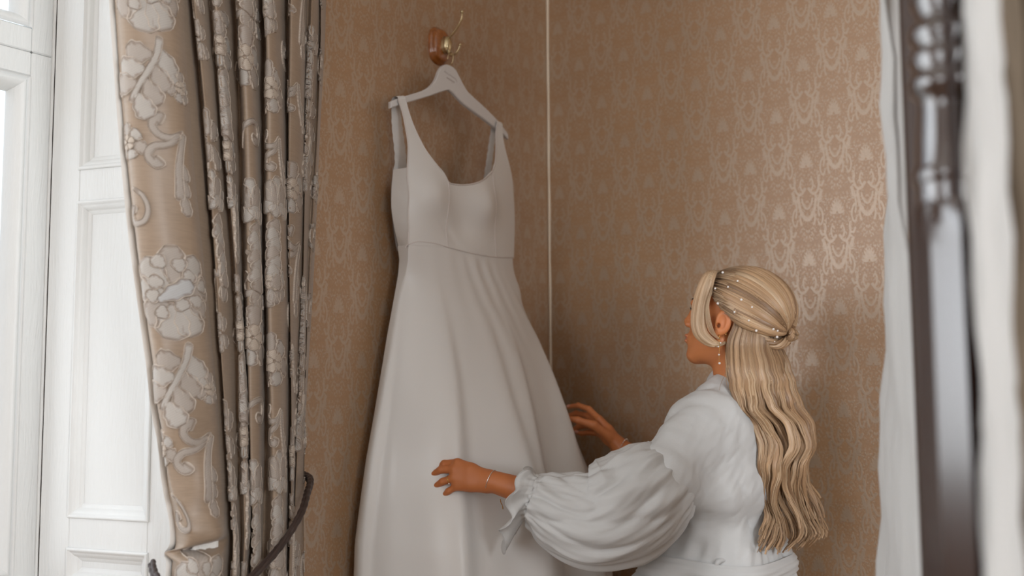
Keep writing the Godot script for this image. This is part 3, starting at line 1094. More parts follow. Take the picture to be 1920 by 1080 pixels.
func u_of_s(s: float) -> float:
	var n := cloth_s.size()
	if s <= 0:
		return s * 20.0 * 0.0
	for i in n - 1:
		if s <= cloth_s[i + 1]:
			return (i + (s - cloth_s[i]) / (cloth_s[i + 1] - cloth_s[i])) * 21.0 / (n - 1)
	return 21.0

func s_of_u(u: float) -> float:
	var f := u * (cloth_s.size() - 1) / 21.0
	var i := clampi(int(f), 0, cloth_s.size() - 2)
	return lerpf(cloth_s[i], cloth_s[i + 1], f - i)

# a point of the embroidery: s along the cloth, y height, h above it
func on_cloth(s: float, y: float, h: float) -> Vector3:
	var u := clampf(u_of_s(s), 0.02, 20.98)
	return cloth(u, y) + cloth_n(u, y) * h

const CORD := Color(0.64, 0.56, 0.48)
const FILL := Color(0.47, 0.415, 0.365)
const PALE := Color(0.53, 0.495, 0.455)
const DARK := Color(0.24, 0.165, 0.115)

# one padded piece of embroidery: rows along its length, each row across; corded rim, stitched middle
func piece(b: Mb, spine: PackedVector2Array, widths: PackedFloat32Array, fill: Color, lift := 0.0015, puff := 0.0011) -> void:
	var n := spine.size()
	var rows := []
	var cols := []
	var uvs := []
	var prof := [-1.0, -0.95, -0.89, -0.83, -0.64, -0.50, -0.2, 0.2, 0.50, 0.64, 0.83, 0.89, 0.95, 1.0]
	for j in n:
		var t := (spine[mini(j + 1, n - 1)] - spine[maxi(j - 1, 0)]).normalized()
		var nrm := Vector2(-t.y, t.x)
		var row := PackedVector3Array()
		var rc := PackedColorArray()
		var ru := PackedVector2Array()
		var e := minf(j, n - 1 - j) / float(n - 1)
		for k in 14:
			var q: float = prof[k]
			var p := spine[j] + nrm * q * widths[j]
			var h := lift
			var c := fill
			var rim := absf(q) > 0.86 or e < 0.05
			if rim:
				c = CORD
				h += 0.0017 * (1.0 - pow((absf(q) - 0.93) / 0.09, 2)) if absf(q) > 0.86 else 0.0012
			elif absf(q) > 0.75 or e < 0.10:
				h -= 0.0004
				c = DARK.lerp(fill, 0.35)
			else:
				h += puff * (1.0 - q * q)
				if absf(q) > 0.58 and absf(q) < 0.7 and e < 0.42 and widths[j] > 0.006 and int(j * 0.8) % 2 == 0:
					c = fill.lerp(DARK, 0.55)
			if k == 0 or k == 13 or j == 0 or j == n - 1:
				h = -0.0006
			row.append(on_cloth(p.x, p.y, h))
			rc.append(c)
			ru.append(Vector2(p.x, p.y) * 28.0)
		rows.append(row); cols.append(rc); uvs.append(ru)
	b.sheet(rows, uvs, cols, false, true)

func petal(b: Mb, c: Vector2, ang: float, len: float, wid: float, fill: Color, lift := 0.0015, scallop := 0.0) -> void:
	var sp := PackedVector2Array()
	var w := PackedFloat32Array()
	var d := Vector2(cos(ang), sin(ang))
	for j in 17:
		var t := j / 16.0
		sp.append(c + d * len * t)
		var ww := wid * pow(sin(PI * clampf(pow(t, 1.55), 0.0, 1.0)), 0.50) * 1.22
		ww *= 1.0 + scallop * 1.6 * sin(t * 19.0)
		w.append(maxf(ww, 0.0012))
	piece(b, sp, w, fill, lift)

func stroke(b: Mb, pts: Array, w0: float, w1: float, fill: Color, lift := 0.0015, bulb := 0.0) -> void:
	var sp := PackedVector2Array()
	var w := PackedFloat32Array()
	var n := pts.size() - 1
	var m := n * 5
	for k in m + 1:
		var i := mini(k / 5, n - 1)
		var q := (k - i * 5) / 5.0
		sp.append((pts[i] as Vector2).cubic_interpolate(pts[i + 1], pts[maxi(i - 1, 0)], pts[mini(i + 2, n)], q))
		var t := float(k) / m
		var ww := lerpf(w0, w1, t) + bulb * exp(-pow((t - 0.9) / 0.1, 2))
		ww *= minf(1.0, sqrt(minf(t, 1.0 - t) * 9.0) + 0.15)
		w.append(ww)
	piece(b, sp, w, fill, lift)

func motif(kind: String, s: float, y: float, size: float, rot: float, root: Node3D) -> void:
	if y > 2.36 or y < 0.72:
		return
	var o := Node3D.new()
	o.name = {"peony": "embroidered_flower", "blossom": "embroidered_flower", "fan": "embroidered_flower", "spray": "embroidered_leaf", "leaves": "embroidered_leaf", "scroll": "embroidered_scroll", "scrollleaf": "embroidered_scroll", "chain": "embroidered_stem"}[kind]
	root.add_child(o, true)
	var c := Vector2(s, y)
	var R := func(x: float, yy: float) -> Vector2: return c + Vector2(x, yy).rotated(rot) * size
	var one := func(called: String) -> Mb:
		return Mb.new()
	match kind:
		"peony":
			var pet := [[-1.75, 1.0, 0.36], [-1.15, 0.95, 0.32], [-2.5, 0.95, 0.30], [-0.45, 0.8, 0.24], [2.95, 0.85, 0.26], [0.25, 0.95, 0.28], [2.3, 1.0, 0.28], [0.95, 1.05, 0.27], [1.6, 1.1, 0.27]]
			for p in pet:
				var b := Mb.new()
				petal(b, R.call(cos(p[0]) * 0.16, sin(p[0]) * 0.16), p[0] + rot, p[1] * size * 0.86, p[2] * size * 0.9, FILL if int(p[0] * 7) % 2 else PALE, 0.0012, 0.05)
				obj("petal", b, M.embroidery_thread, o)
			for k in 9:
				var b := Mb.new()
				var a := 0.5 + k * 0.72
				var r := 0.20 + 0.12 * (k % 3)
				petal(b, R.call(cos(a) * r, sin(a) * r + 0.16), a + rot + 0.4, size * 0.34, size * 0.15, PALE, 0.0034, 0.0)
				obj("scale", b, M.embroidery_thread, o)
			var bb := Mb.new()
			petal(bb, R.call(-0.40, -0.16), 0.52 + rot, size * 0.92, size * 0.17, Color(0.53, 0.535, 0.54), 0.0050, 0.08)
			obj("bud", bb, M.embroidery_thread, o)
		"blossom":
			for k in 6:
				var b := Mb.new()
				var a := k * TAU / 6.0 + 0.3
				petal(b, R.call(cos(a) * 0.2, sin(a) * 0.2), a + rot, size * (0.72 + 0.18 * (k % 2)), size * 0.32, FILL if k % 2 else PALE, 0.0013, 0.06)
				obj("petal", b, M.embroidery_thread, o)
			for k in 5:
				var b := Mb.new()
				var a := k * TAU / 5.0
				petal(b, R.call(cos(a) * 0.02, sin(a) * 0.02), a + rot, size * 0.42, size * 0.17, Color(0.58, 0.50, 0.42), 0.0036)
				obj("scale", b, M.embroidery_thread, o)
		"fan":
			for k in 5:
				var b := Mb.new()
				var a := PI * 0.5 + (k - 2) * 0.42
				petal(b, R.call(0, -0.25), a + rot, size * (1.15 - 0.08 * absf(k - 2)), size * 0.24, PALE if k == 2 else FILL, 0.0013 + 0.0006 * (k % 2), 0.05)
				obj("petal", b, M.embroidery_thread, o)
			for k in 4:
				var b := Mb.new()
				petal(b, R.call(-0.42 + 0.28 * k, -0.30 - 0.1 * (k % 2)), PI * 0.42 + rot + 0.12 * k, size * 0.44, size * 0.19, PALE, 0.0036)
				obj("scale", b, M.embroidery_thread, o)
		"chain":
			for k in 7:
				var b := Mb.new()
				var side := -1.0 if k % 2 else 1.0
				petal(b, R.call(side * 0.13, 0.95 - 0.27 * k), (-1.25 if k % 2 else -1.9) + rot, size * 0.52, size * 0.235, PALE if k % 3 else FILL, 0.0012 + 0.0005 * k)
				obj("scale", b, M.embroidery_thread, o)
			var b2 := Mb.new()
			petal(b2, R.call(0.0, -0.9), -PI / 2 + rot, size * 0.7, size * 0.22, FILL, 0.0014)
			obj("leaf", b2, M.embroidery_thread, o)
		"spray":
			var st := Mb.new()
			stroke(st, [R.call(0.42, 0.95), R.call(0.30, 0.45), R.call(0.05, 0.05), R.call(-0.25, -0.35), R.call(-0.55, -0.85)], size * 0.11, size * 0.08, PALE, 0.0030)
			obj("stalk", st, M.embroidery_thread, o)
			for k in 7:
				var b := Mb.new()
				var t := k / 6.0
				var p := Vector2(0.36, 0.62).lerp(Vector2(-0.38, -0.55), t)
				var side := -1.0 if k % 2 else 1.0
				petal(b, R.call(p.x, p.y), -2.15 + side * 1.02 + rot, size * (0.86 - 0.14 * absf(t - 0.4)), size * 0.265, FILL if k % 3 else PALE, 0.0013 + 0.0003 * k, 0.05)
				obj("leaf", b, M.embroidery_thread, o)
		"leaves":
			for p in [[0.0, 0.1, 1.9, 0.85, 0.26], [0.1, 0.0, 0.9, 0.75, 0.22], [0.0, -0.05, -2.2, 0.9, 0.26], [0.1, -0.1, -0.9, 0.8, 0.23], [-0.05, 0.0, 3.05, 0.55, 0.14]]:
				var b := Mb.new()
				petal(b, R.call(p[0], p[1]), p[2] + rot, size * p[3], size * p[4], FILL, 0.0014, 0.09)
				obj("leaf", b, M.embroidery_thread, o)
		"scroll":
			var b := Mb.new()
			stroke(b, [R.call(0.35, -0.9), R.call(-0.15, -0.55), R.call(-0.35, 0.0), R.call(-0.20, 0.50), R.call(0.20, 0.62), R.call(0.45, 0.35), R.call(0.32, 0.05), R.call(0.08, 0.12)], size * 0.09, size * 0.17, FILL, 0.0015, size * 0.06)
			obj("volute", b, M.embroidery_thread, o)
		"scrollleaf":
			var b := Mb.new()
			stroke(b, [R.call(0.62, 0.62), R.call(0.15, 0.38), R.call(-0.22, 0.42), R.call(-0.42, 0.68), R.call(-0.25, 0.92), R.call(-0.02, 0.82)], size * 0.09, size * 0.17, FILL, 0.0015, size * 0.05)
			obj("volute", b, M.embroidery_thread, o)
			b = Mb.new()
			stroke(b, [R.call(0.50, 0.50), R.call(0.0, 0.18), R.call(-0.42, 0.08), R.call(-0.62, -0.18), R.call(-0.42, -0.42), R.call(-0.20, -0.22)], size * 0.09, size * 0.16, FILL, 0.0017, size * 0.05)
			obj("volute", b, M.embroidery_thread, o)
			b = Mb.new()
			stroke(b, [R.call(0.60, 0.60), R.call(0.40, 0.1), R.call(0.26, -0.5), R.call(0.22, -1.0), R.call(0.18, -1.45)], size * 0.10, size * 0.17, FILL, 0.0019)
			obj("leaf", b, M.embroidery_thread, o)
			for p in [[0.36, -0.30, -1.25, 0.6, 0.14], [0.34, -0.75, -1.3, 0.6, 0.14], [0.28, -1.15, -1.35, 0.75, 0.17]]:
				b = Mb.new()
				petal(b, R.call(p[0], p[1]), p[2] + rot, size * p[3], size * p[4], FILL, 0.0014, 0.06)
				obj("leaf", b, M.embroidery_thread, o)

func build_curtain() -> void:
	cloth_s.append(0.0)
	var prev := cloth(0, 1.72)
	for k in range(1, 421):
		var p := cloth(k * 21.0 / 420.0, 1.72)
		cloth_s.append(cloth_s[k - 1] + p.distance_to(prev))
		prev = p
	var cu := thing("curtain", "brown silk curtain with cream embroidered flowers, gathered by a rope beside the window", "curtain", Vector3(-1.3, 0, 0.1))
	var rows := []
	var uvs := []
	var lin := []
	var ys := []
	var y := 3.05
	while y > 0.05:
		ys.append(y)
		y -= 0.004 if y > 1.02 and y < 1.16 else 0.018
	for yy in ys:
		var row := PackedVector3Array()
		var ru := PackedVector2Array()
		for k in 253:
			var u := k * 21.0 / 252.0
			row.append(cloth(u, yy))
			ru.append(Vector2(s_of_u(u) * 2.0, yy * 2.0))
		rows.append(row); uvs.append(ru)
	for j in range(0, ys.size(), 2):
		var lr := PackedVector3Array()
		var e0 := cloth(0.35, ys[j])
		var e1 := cloth(21, ys[j])
		for k in 41:
			var q := k / 40.0
			lr.append(Vector3(lerpf(e0.x - 0.005, e1.x - 0.01, q), ys[j], lerpf(e0.z - 0.016, 0.012, smoothstep(0.0, 0.5, q)) + 0.003 * sin(q * 40.0)))
		lin.append(lr)
	var b := Mb.new()
	b.sheet(rows, uvs, [], false, false)
	obj("silk_panel", b, M.curtain_silk, cu)
	b = Mb.new()
	b.sheet(lin, [], [], false, false)
	obj("lining", b, M.curtain_lining, cu)
	# a tuck above the tie shows the white lining
	b = Mb.new()
	var tk := []
	for j in 5:
		var row := PackedVector3Array()
		for k in 13:
			var u := lerpf(2.0, 3.05, k / 12.0)
			var q := cloth(u, 1.066 + 0.006 * (u - 1.5))
			row.append(q + Vector3(0, lerpf(0.007, -0.006, j / 4.0), 0.010 + 0.003 * sin(k * 2.0)) * Vector3(1, smoothstep(0.0, 0.35, k / 12.0), 1))
		tk.append(row)
	b.sheet(tk, [], [], false, false)
	obj("lining_fold", b, M.curtain_lining, cu)
	# embroidery: the pattern repeats every 0.577 m down the cloth
	var list := [
		["peony", 2.05, 55, 0.088, 0.0], ["spray", 1.80, 195, 0.074, 0.0], ["blossom", 0.75, 315, 0.036, 0.4], ["blossom", 3.0, 215, 0.032, 0.0], ["scrollleaf", 2.28, 325, 0.066, 0.0], ["scroll", 1.05, 425, 0.045, 3.1],
		["scroll", 4.9, 45, 0.065, -0.1], ["leaves", 5.15, 115, 0.047, 0.2], ["leaves", 5.1, 290, 0.073, 0.0], ["fan", 5.1, 390, 0.065, 0.0], ["chain", 5.3, 475, 0.071, 0.1],
		["leaves", 6.8, 45, 0.053, 0.6], ["blossom", 7.0, 110, 0.050, 0.0], ["chain", 7.2, 205, 0.071, 0.0], ["blossom", 7.0, 300, 0.050, 0.0], ["fan", 7.1, 385, 0.054, 0.0], ["chain", 7.3, 455, 0.057, 3.1],
		["scroll", 9.3, 10, 0.059, 3.0], ["blossom", 9.4, 122, 0.066, 0.0], ["scroll", 9.8, 255, 0.057, -1.2], ["fan", 9.4, 400, 0.076, 0.0], ["chain", 9.8, 480, 0.071, 0.0], ["leaves", 10.3, 550, 0.047, 0.0],
		["leaves", 12.3, 20, 0.059, 0.3], ["blossom", 12.4, 165, 0.059, 0.5], ["scrollleaf", 12.6, 290, 0.054, 0.4], ["fan", 12.7, 385, 0.073, 0.0], ["chain", 12.5, 470, 0.073, 0.0], ["blossom", 12.4, 530, 0.047, 0.0],
		["scroll", 13.6, 75, 0.040, 0.0], ["scrollleaf", 15.4, 165, 0.047, 0.5], ["blossom", 15.4, 345, 0.059, 0.2], ["scrollleaf", 15.7, 480, 0.068, 0.0],
		["chain", 17.6, 75, 0.071, 0.0], ["leaves", 18.2, 185, 0.068, 0.0], ["spray", 18.0, 275, 0.059, 0.0], ["fan", 18.0, 545, 0.050, 0.0], ["scroll", 20.0, 60, 0.053, 0.0], ["blossom", 20.2, 320, 0.038, 0.0], ["scroll", 20.0, 420, 0.041, 0.0],
	]
	for rep in [-1, 0, 1, 2]:
		for m in list:
			var yy: float = 2.195 - m[2] * 0.001125 - rep * 0.577
			motif(m[0], s_of_u(m[1]), yy, m[3], m[4], cu)
	# rope tie-back, two thick plies of twisted cord
	var tb := thing("curtain_tieback", "dark brown twisted rope tie-back looped round the embroidered curtain", "tieback", Vector3(-1.2, 1.0, 0.15))
	var ctrl := [Vector3(-1.062, 1.176, 0.018), Vector3(-1.095, 1.172, 0.085), Vector3(-1.140, 1.150, 0.128), Vector3(-1.195, 1.112, 0.166), Vector3(-1.262, 1.058, 0.182), Vector3(-1.335, 1.012, 0.190), Vector3(-1.400, 0.985, 0.185), Vector3(-1.455, 0.990, 0.155), Vector3(-1.490, 1.015, 0.105), Vector3(-1.470, 1.04, 0.05)]
	for ply in 3:
		b = Mb.new()
		var path := PackedVector3Array()
		var rad := PackedFloat32Array()
		var m := (ctrl.size() - 1) * 26
		for k in m + 1:
			var i := mini(k / 26, ctrl.size() - 2)
			var q := (k - i * 26) / 26.0
			var p := (ctrl[i] as Vector3).cubic_interpolate(ctrl[i + 1], ctrl[maxi(i - 1, 0)], ctrl[mini(i + 2, ctrl.size() - 1)], q)
			var a := k * 0.045 + TAU * ply / 3.0
			path.append(p + Vector3(0.3 * cos(a), 0.8 * cos(a), 0.75 * sin(a)) * 0.0060)
			rad.append(0.0052 + 0.0005 * sin(k * 0.9 + ply))
		b.tube(path, rad, 10)
		obj("ply", b, M.rope_brown, tb)


# ---------------------------------------------------------------- four-poster bed
func build_bed() -> void:
	var pc := Vector3(-1.6218, 0, 1.5681)
	var bed := thing("four_poster_bed", "dark mahogany bed post with turned rings on a four-poster bed at right", "bed", pc)
	var b := Mb.new()
	# turned upper shaft: beads, vase, ring
	var prof := PackedVector2Array()
	for q in [[2.42, 0.020], [2.2, 0.022], [1.86, 0.021], [1.80, 0.020], [1.785, 0.026], [1.772, 0.030], [1.758, 0.024], [1.752, 0.024], [1.746, 0.031], [1.735, 0.033], [1.726, 0.026], [1.722, 0.030], [1.712, 0.034], [1.702, 0.029], [1.698, 0.030], [1.690, 0.035], [1.680, 0.034], [1.672, 0.026], [1.660, 0.0265], [1.63, 0.029], [1.605, 0.0305], [1.600, 0.034], [1.594, 0.035], [1.588, 0.0335], [1.584, 0.031], [1.56, 0.0325], [1.545, 0.033]]:
		prof.append(Vector2(q[1], q[0]))
	b.lathe(prof, pc, Basis(), 40)
	obj("turned_shaft", b, M.mahogany, bed)
	# eight-sided lower shaft whose facets rise to lamb's-tongue points
	b = Mb.new()
	var rows := []
	for q in [[1.572, 0.0315, 0.0], [1.56, 0.034, 0.3], [1.54, 0.0345, 0.8], [1.52, 0.0345, 1.0], [1.2, 0.0365, 1.0], [0.75, 0.041, 1.0], [0.7, 0.043, 1.0]]:
		rows.append(q)
	for k in 8:
		var part := []
		for q in rows:
			var row := PackedVector3Array()
			for e in 3:
				var a := TAU * (k + e * 0.5) / 8.0 + 0.358
				var facet := cos(PI / 8.0) / cos((e - 1) * PI / 8.0)
				var r := lerpf(q[1], q[1] * facet * 1.04, q[2])
				row.append(pc + Vector3(r * cos(a), q[0], r * sin(a)))
			part.append(row)
		b.sheet(part, [], [], false, true)
	b.box(pc + Vector3(0, 0.35, 0), Vector3(0.085, 0.70, 0.085), 0.008)
	obj("faceted_shaft", b, M.mahogany, bed)
	# dark board standing in for the shade between the drapes, and the top rail
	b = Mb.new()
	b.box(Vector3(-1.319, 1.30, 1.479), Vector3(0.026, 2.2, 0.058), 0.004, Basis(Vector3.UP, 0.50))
	obj("shade_board", b, M.shade_wood, bed)
	b = Mb.new()
	b.box(Vector3(-1.17, 2.44, 1.40), Vector3(1.4, 0.08, 0.07), 0.008, Basis(Vector3.UP, 0.30))
	b.box(Vector3(-1.64, 2.44, 2.35), Vector3(0.07, 0.08, 1.7), 0.008)
	obj("tester_rail", b, M.mahogany, bed)
	bed_drape("bed_curtain", "white cotton bed curtain hanging left of the dark bed post", [Vector3(-0.930, 0, 1.352), Vector3(-1.00, 0, 1.370), Vector3(-1.10, 0, 1.384), Vector3(-1.19, 0, 1.400), Vector3(-1.288, 0, 1.428)], [Vector3(-0.865, 0, 1.266), Vector3(-0.95, 0, 1.300), Vector3(-1.06, 0, 1.355), Vector3(-1.16, 0, 1.396), Vector3(-1.236, 0, 1.440)], 0.010, 5.0, M.bed_cotton)
	bed_drape("bed_curtain", "white cotton bed curtain at far right, in front of the bed post", [Vector3(-1.763, 0, 1.622), Vector3(-1.779, 0, 1.635), Vector3(-1.765, 0, 1.637), Vector3(-1.737, 0, 1.635), Vector3(-1.687, 0, 1.628)], [Vector3(-1.768, 0, 1.615), Vector3(-1.784, 0, 1.628), Vector3(-1.770, 0, 1.630), Vector3(-1.742, 0, 1.628), Vector3(-1.692, 0, 1.621)], 0.0035, 2.5, M.bed_cotton)
	bed_drape("bed_curtain", "taupe bed curtain lining at the extreme right edge, behind the white one", [Vector3(-1.668, 0, 1.622), Vector3(-1.641, 0, 1.639), Vector3(-1.620, 0, 1.652), Vector3(-1.605, 0, 1.672), Vector3(-1.578, 0, 1.723)], [Vector3(-1.672, 0, 1.615), Vector3(-1.646, 0, 1.632), Vector3(-1.625, 0, 1.645), Vector3(-1.610, 0, 1.665), Vector3(-1.582, 0, 1.716)], 0.006, 4.0, M.taupe_lining)

func bed_drape(called: String, label: String, top: Array, low: Array, amp: float, waves: float, stuff: Material) -> void:
	var o := thing(called, label, "bed curtain", Vector3(top[0].x, 0, top[0].z), "bed curtains")
	var b := Mb.new()
	var front := []
	var rear := []
	var n := top.size() - 1
	for j in 61:
		var y := lerpf(2.42, 0.06, j / 60.0)
		var t := clampf((2.04 - y) / 1.0, -0.3, 1.4)
		var row := PackedVector3Array()
		var row2 := PackedVector3Array()
		for k in 73:
			var q := k / 72.0 * n
			var i := mini(int(q), n - 1)
			var f := q - i
			var a := (top[i] as Vector3).cubic_interpolate(top[i + 1], top[maxi(i - 1, 0)], top[mini(i + 2, n)], f)
			var c := (low[i] as Vector3).cubic_interpolate(low[i + 1], low[maxi(i - 1, 0)], low[mini(i + 2, n)], f)
			var p := a.lerp(c, t)
			var d: Vector3 = ((top[mini(i + 1, n)] as Vector3) - (top[i] as Vector3)).normalized()
			var nn := Vector3(d.z, 0, -d.x)
			var w := amp * sin(k / 72.0 * TAU * waves + 0.7 * sin(y * 2.1)) + 0.003 * sin(y * 19.0 + k * 0.5) + 0.002 * sin(y * 47.0 - k * 0.3)
			row.append(Vector3(p.x, y, p.z) + nn * w)
			row2.append(Vector3(p.x, y, p.z) + nn * (w - 0.004))
		front.append(row)
		row2.reverse()
		rear.append(row2)
	var rows := []
	for j in 61:
		var r: PackedVector3Array = front[j]
		r.append_array(rear[j])
		r.append(front[j][0])
		rows.append(r)
	b.sheet(rows, [], [], true, true)
	obj("cloth", b, stuff, o)


# ---------------------------------------------------------------- the woman
# a point 'depth' metres in front of the camera, at a position read off the photograph
func spot(x: float, y: float, depth: float) -> Vector3:
	return CAM + (Vector3(0.80601667, 0.08604335, -0.58560539) + Vector3(0.58819233, -0.00597771, 0.80869898) * ((x - 960.0) / 1900.0) - Vector3(-0.06608259, 0.99627346, 0.05542817) * ((y - 540.0) / 1900.0)) * depth

# tapered capsules and ellipsoids joined with a smooth minimum, some cut away
class Field:
	var a := PackedVector3Array()
	var ab := PackedVector3Array()
	var l2 := PackedFloat32Array()
	var ra := PackedFloat32Array()
	var rb := PackedFloat32Array()
	var ks := PackedFloat32Array()
	var ec := PackedVector3Array()
	var er := PackedVector3Array()
	var ek := PackedFloat32Array()
	var cc := PackedVector3Array()
	var cr := PackedVector3Array()
	var ck := PackedFloat32Array()

	func bone(p: Vector3, q: Vector3, r0: float, r1: float, k := 0.02) -> void:
		a.append(p); ab.append(q - p); l2.append(maxf((q - p).length_squared(), 1e-9)); ra.append(r0); rb.append(r1); ks.append(k)

	func egg(c: Vector3, r: Vector3, k := 0.02) -> void:
		ec.append(c); er.append(r); ek.append(k)

	func cut(c: Vector3, r: Vector3, k := 0.006) -> void:
		cc.append(c); cr.append(r); ck.append(k)

	func d(p: Vector3) -> float:
		var m := 1e3
		for i in a.size():
			var v := p - a[i]
			var w := ab[i]
			var t := clampf(v.dot(w) / l2[i], 0.0, 1.0)
			var e := (v - w * t).length() - ra[i] - (rb[i] - ra[i]) * t
			var k := ks[i]
			var h := k - absf(m - e)
			m = minf(m, e)
			if h > 0.0:
				m -= h * h * 0.25 / k
		for i in ec.size():
			var v := p - ec[i]
			var q := v / er[i]
			var k0 := q.length()
			var k1 := (q / er[i]).length()
			var e := k0 * (k0 - 1.0) / maxf(k1, 1e-6)
			var k := ek[i]
			var h := k - absf(m - e)
			m = minf(m, e)
			if h > 0.0:
				m -= h * h * 0.25 / k
		for i in cc.size():
			var v := p - cc[i]
			var q := v / cr[i]
			var k0 := q.length()
			var k1 := (q / cr[i]).length()
			var e := -k0 * (k0 - 1.0) / maxf(k1, 1e-6)
			var k := ck[i]
			var h := k - absf(m - e)
			m = maxf(m, e)
			if h > 0.0:
				m += h * h * 0.25 / k
		return m

# surface nets over a field: one vertex in each crossed cell, one quad round each crossed edge; returns [points, normals, triangle indices]
func nets(fd: Field, lo: Vector3, hi: Vector3, cell: float) -> Array:
	var nx := int(ceil((hi.x - lo.x) / cell)) + 1
	var ny := int(ceil((hi.y - lo.y) / cell)) + 1
	var nz := int(ceil((hi.z - lo.z) / cell)) + 1
	var val := PackedFloat32Array()
	val.resize(nx * ny * nz)
	val.fill(9.0)
	var sxy := nx * ny
	var bs := 4
	var reach := cell * bs * 0.87 * 1.35 + cell * 1.8
	for bz in range(0, nz, bs):
		for by in range(0, ny, bs):
			for bx in range(0, nx, bs):
				var c := lo + Vector3(bx + 1.5, by + 1.5, bz + 1.5) * cell
				var dc := fd.d(c)
				if absf(dc) > reach:
					if dc < 0.0:
						for z in range(bz, mini(bz + bs, nz)):
							for y in range(by, mini(by + bs, ny)):
								for x in range(bx, mini(bx + bs, nx)):
									val[x + y * nx + z * sxy] = -9.0
					continue
				for z in range(bz, mini(bz + bs, nz)):
					for y in range(by, mini(by + bs, ny)):
						for x in range(bx, mini(bx + bs, nx)):
							val[x + y * nx + z * sxy] = fd.d(lo + Vector3(x, y, z) * cell)
	var vid := PackedInt32Array()
	vid.resize(nx * ny * nz)
	vid.fill(-1)
	var P := PackedVector3Array()
	var edges := [[0, 1], [2, 3], [4, 5], [6, 7], [0, 2], [1, 3], [4, 6], [5, 7], [0, 4], [1, 5], [2, 6], [3, 7]]
	for z in nz - 1:
		for y in ny - 1:
			var row := y * nx + z * sxy
			for x in nx - 1:
				var i := row + x
				var v0 := val[i]
				var v7 := val[i + 1 + nx + sxy]
				if absf(v0) > cell * 3.0:
					continue
				var v := [v0, val[i + 1], val[i + nx], val[i + nx + 1], val[i + sxy], val[i + sxy + 1], val[i + sxy + nx], v7]
				var neg := 0
				for k in 8:
					if v[k] < 0.0:
						neg += 1
				if neg == 0 or neg == 8:
					continue
				var s := Vector3.ZERO
				var cnt := 0
				for e in edges:
					var p: float = v[e[0]]
					var q: float = v[e[1]]
					if (p < 0.0) != (q < 0.0):
						var t := p / (p - q)
						var A := Vector3(e[0] & 1, (e[0] >> 1) & 1, e[0] >> 2)
						var B := Vector3(e[1] & 1, (e[1] >> 1) & 1, e[1] >> 2)
						s += A.lerp(B, t)
						cnt += 1
				vid[i] = P.size()
				P.append(lo + (Vector3(x, y, z) + s / cnt) * cell)
	var I := PackedInt32Array()
	for z in range(1, nz - 1):
		for y in range(1, ny - 1):
			for x in range(1, nx - 1):
				var i := x + y * nx + z * sxy
				var v := val[i]
				if absf(v) > cell * 3.0:
					continue
				for ax in 3:
					var st := 1 if ax == 0 else (nx if ax == 1 else sxy)
					var u := nx if ax == 0 else (sxy if ax == 1 else 1)
					var w := sxy if ax == 0 else (1 if ax == 1 else nx)
					var o := val[i + st]
					if (v < 0.0) == (o < 0.0):
						continue
					var q0 := vid[i]
					var q1 := vid[i - u]
					var q2 := vid[i - u - w]
					var q3 := vid[i - w]
					if q0 < 0 or q1 < 0 or q2 < 0 or q3 < 0:
						continue
					if v < 0.0:
						I.append_array(PackedInt32Array([q0, q2, q1, q0, q3, q2]))
					else:
						I.append_array(PackedInt32Array([q0, q1, q2, q0, q2, q3]))
	return [P, I]

func smooth_normals(P: PackedVector3Array, I: PackedInt32Array) -> PackedVector3Array:
	var N := PackedVector3Array()
	N.resize(P.size())
	for k in range(0, I.size(), 3):
		var n := (P[I[k + 2]] - P[I[k]]).cross(P[I[k + 1]] - P[I[k]])
		N[I[k]] += n
		N[I[k + 1]] += n
		N[I[k + 2]] += n
	for k in N.size():
		N[k] = N[k].normalized() if N[k].length_squared() > 1e-20 else Vector3.UP
	return N

func pour(b: Mb, net: Array, tint: Callable, x := Transform3D()) -> void:
	var P: PackedVector3Array = net[0]
	var I: PackedInt32Array = net[1]
	var N := smooth_normals(P, I)
	var base := b.V.size()
	for k in P.size():
		b.V.append(x * P[k])
		b.N.append((x.basis * N[k]).normalized())
		b.U.append(Vector2(P[k].x, P[k].y) * 4.0)
		b.C.append(tint.call(P[k]))
	for k in I:
		b.I.append(base + k)

func curve(pts: Array, n: int) -> PackedVector3Array:
	var out := PackedVector3Array()
	var m := pts.size() - 1
	for k in n + 1:
		var f := float(k) / n * m
		var i := mini(int(f), m - 1)
		out.append((pts[i] as Vector3).cubic_interpolate(pts[i + 1], pts[maxi(i - 1, 0)], pts[mini(i + 2, m)], f - i))
	return out

func lut(xs: Array, ys: Array, x: float) -> float:
	if x <= xs[0]:
		return ys[0]
	for i in xs.size() - 1:
		if x <= xs[i + 1]:
			var t: float = (x - xs[i]) / (xs[i + 1] - xs[i])
			t = t * t * (3 - 2 * t)
			return lerpf(ys[i], ys[i + 1], t)
	return ys[ys.size() - 1]

const BLOND := [Color(0.62, 0.40, 0.235), Color(0.50, 0.31, 0.175), Color(0.74, 0.53, 0.345), Color(0.55, 0.35, 0.20), Color(0.32, 0.19, 0.105), Color(0.68, 0.46, 0.285)]

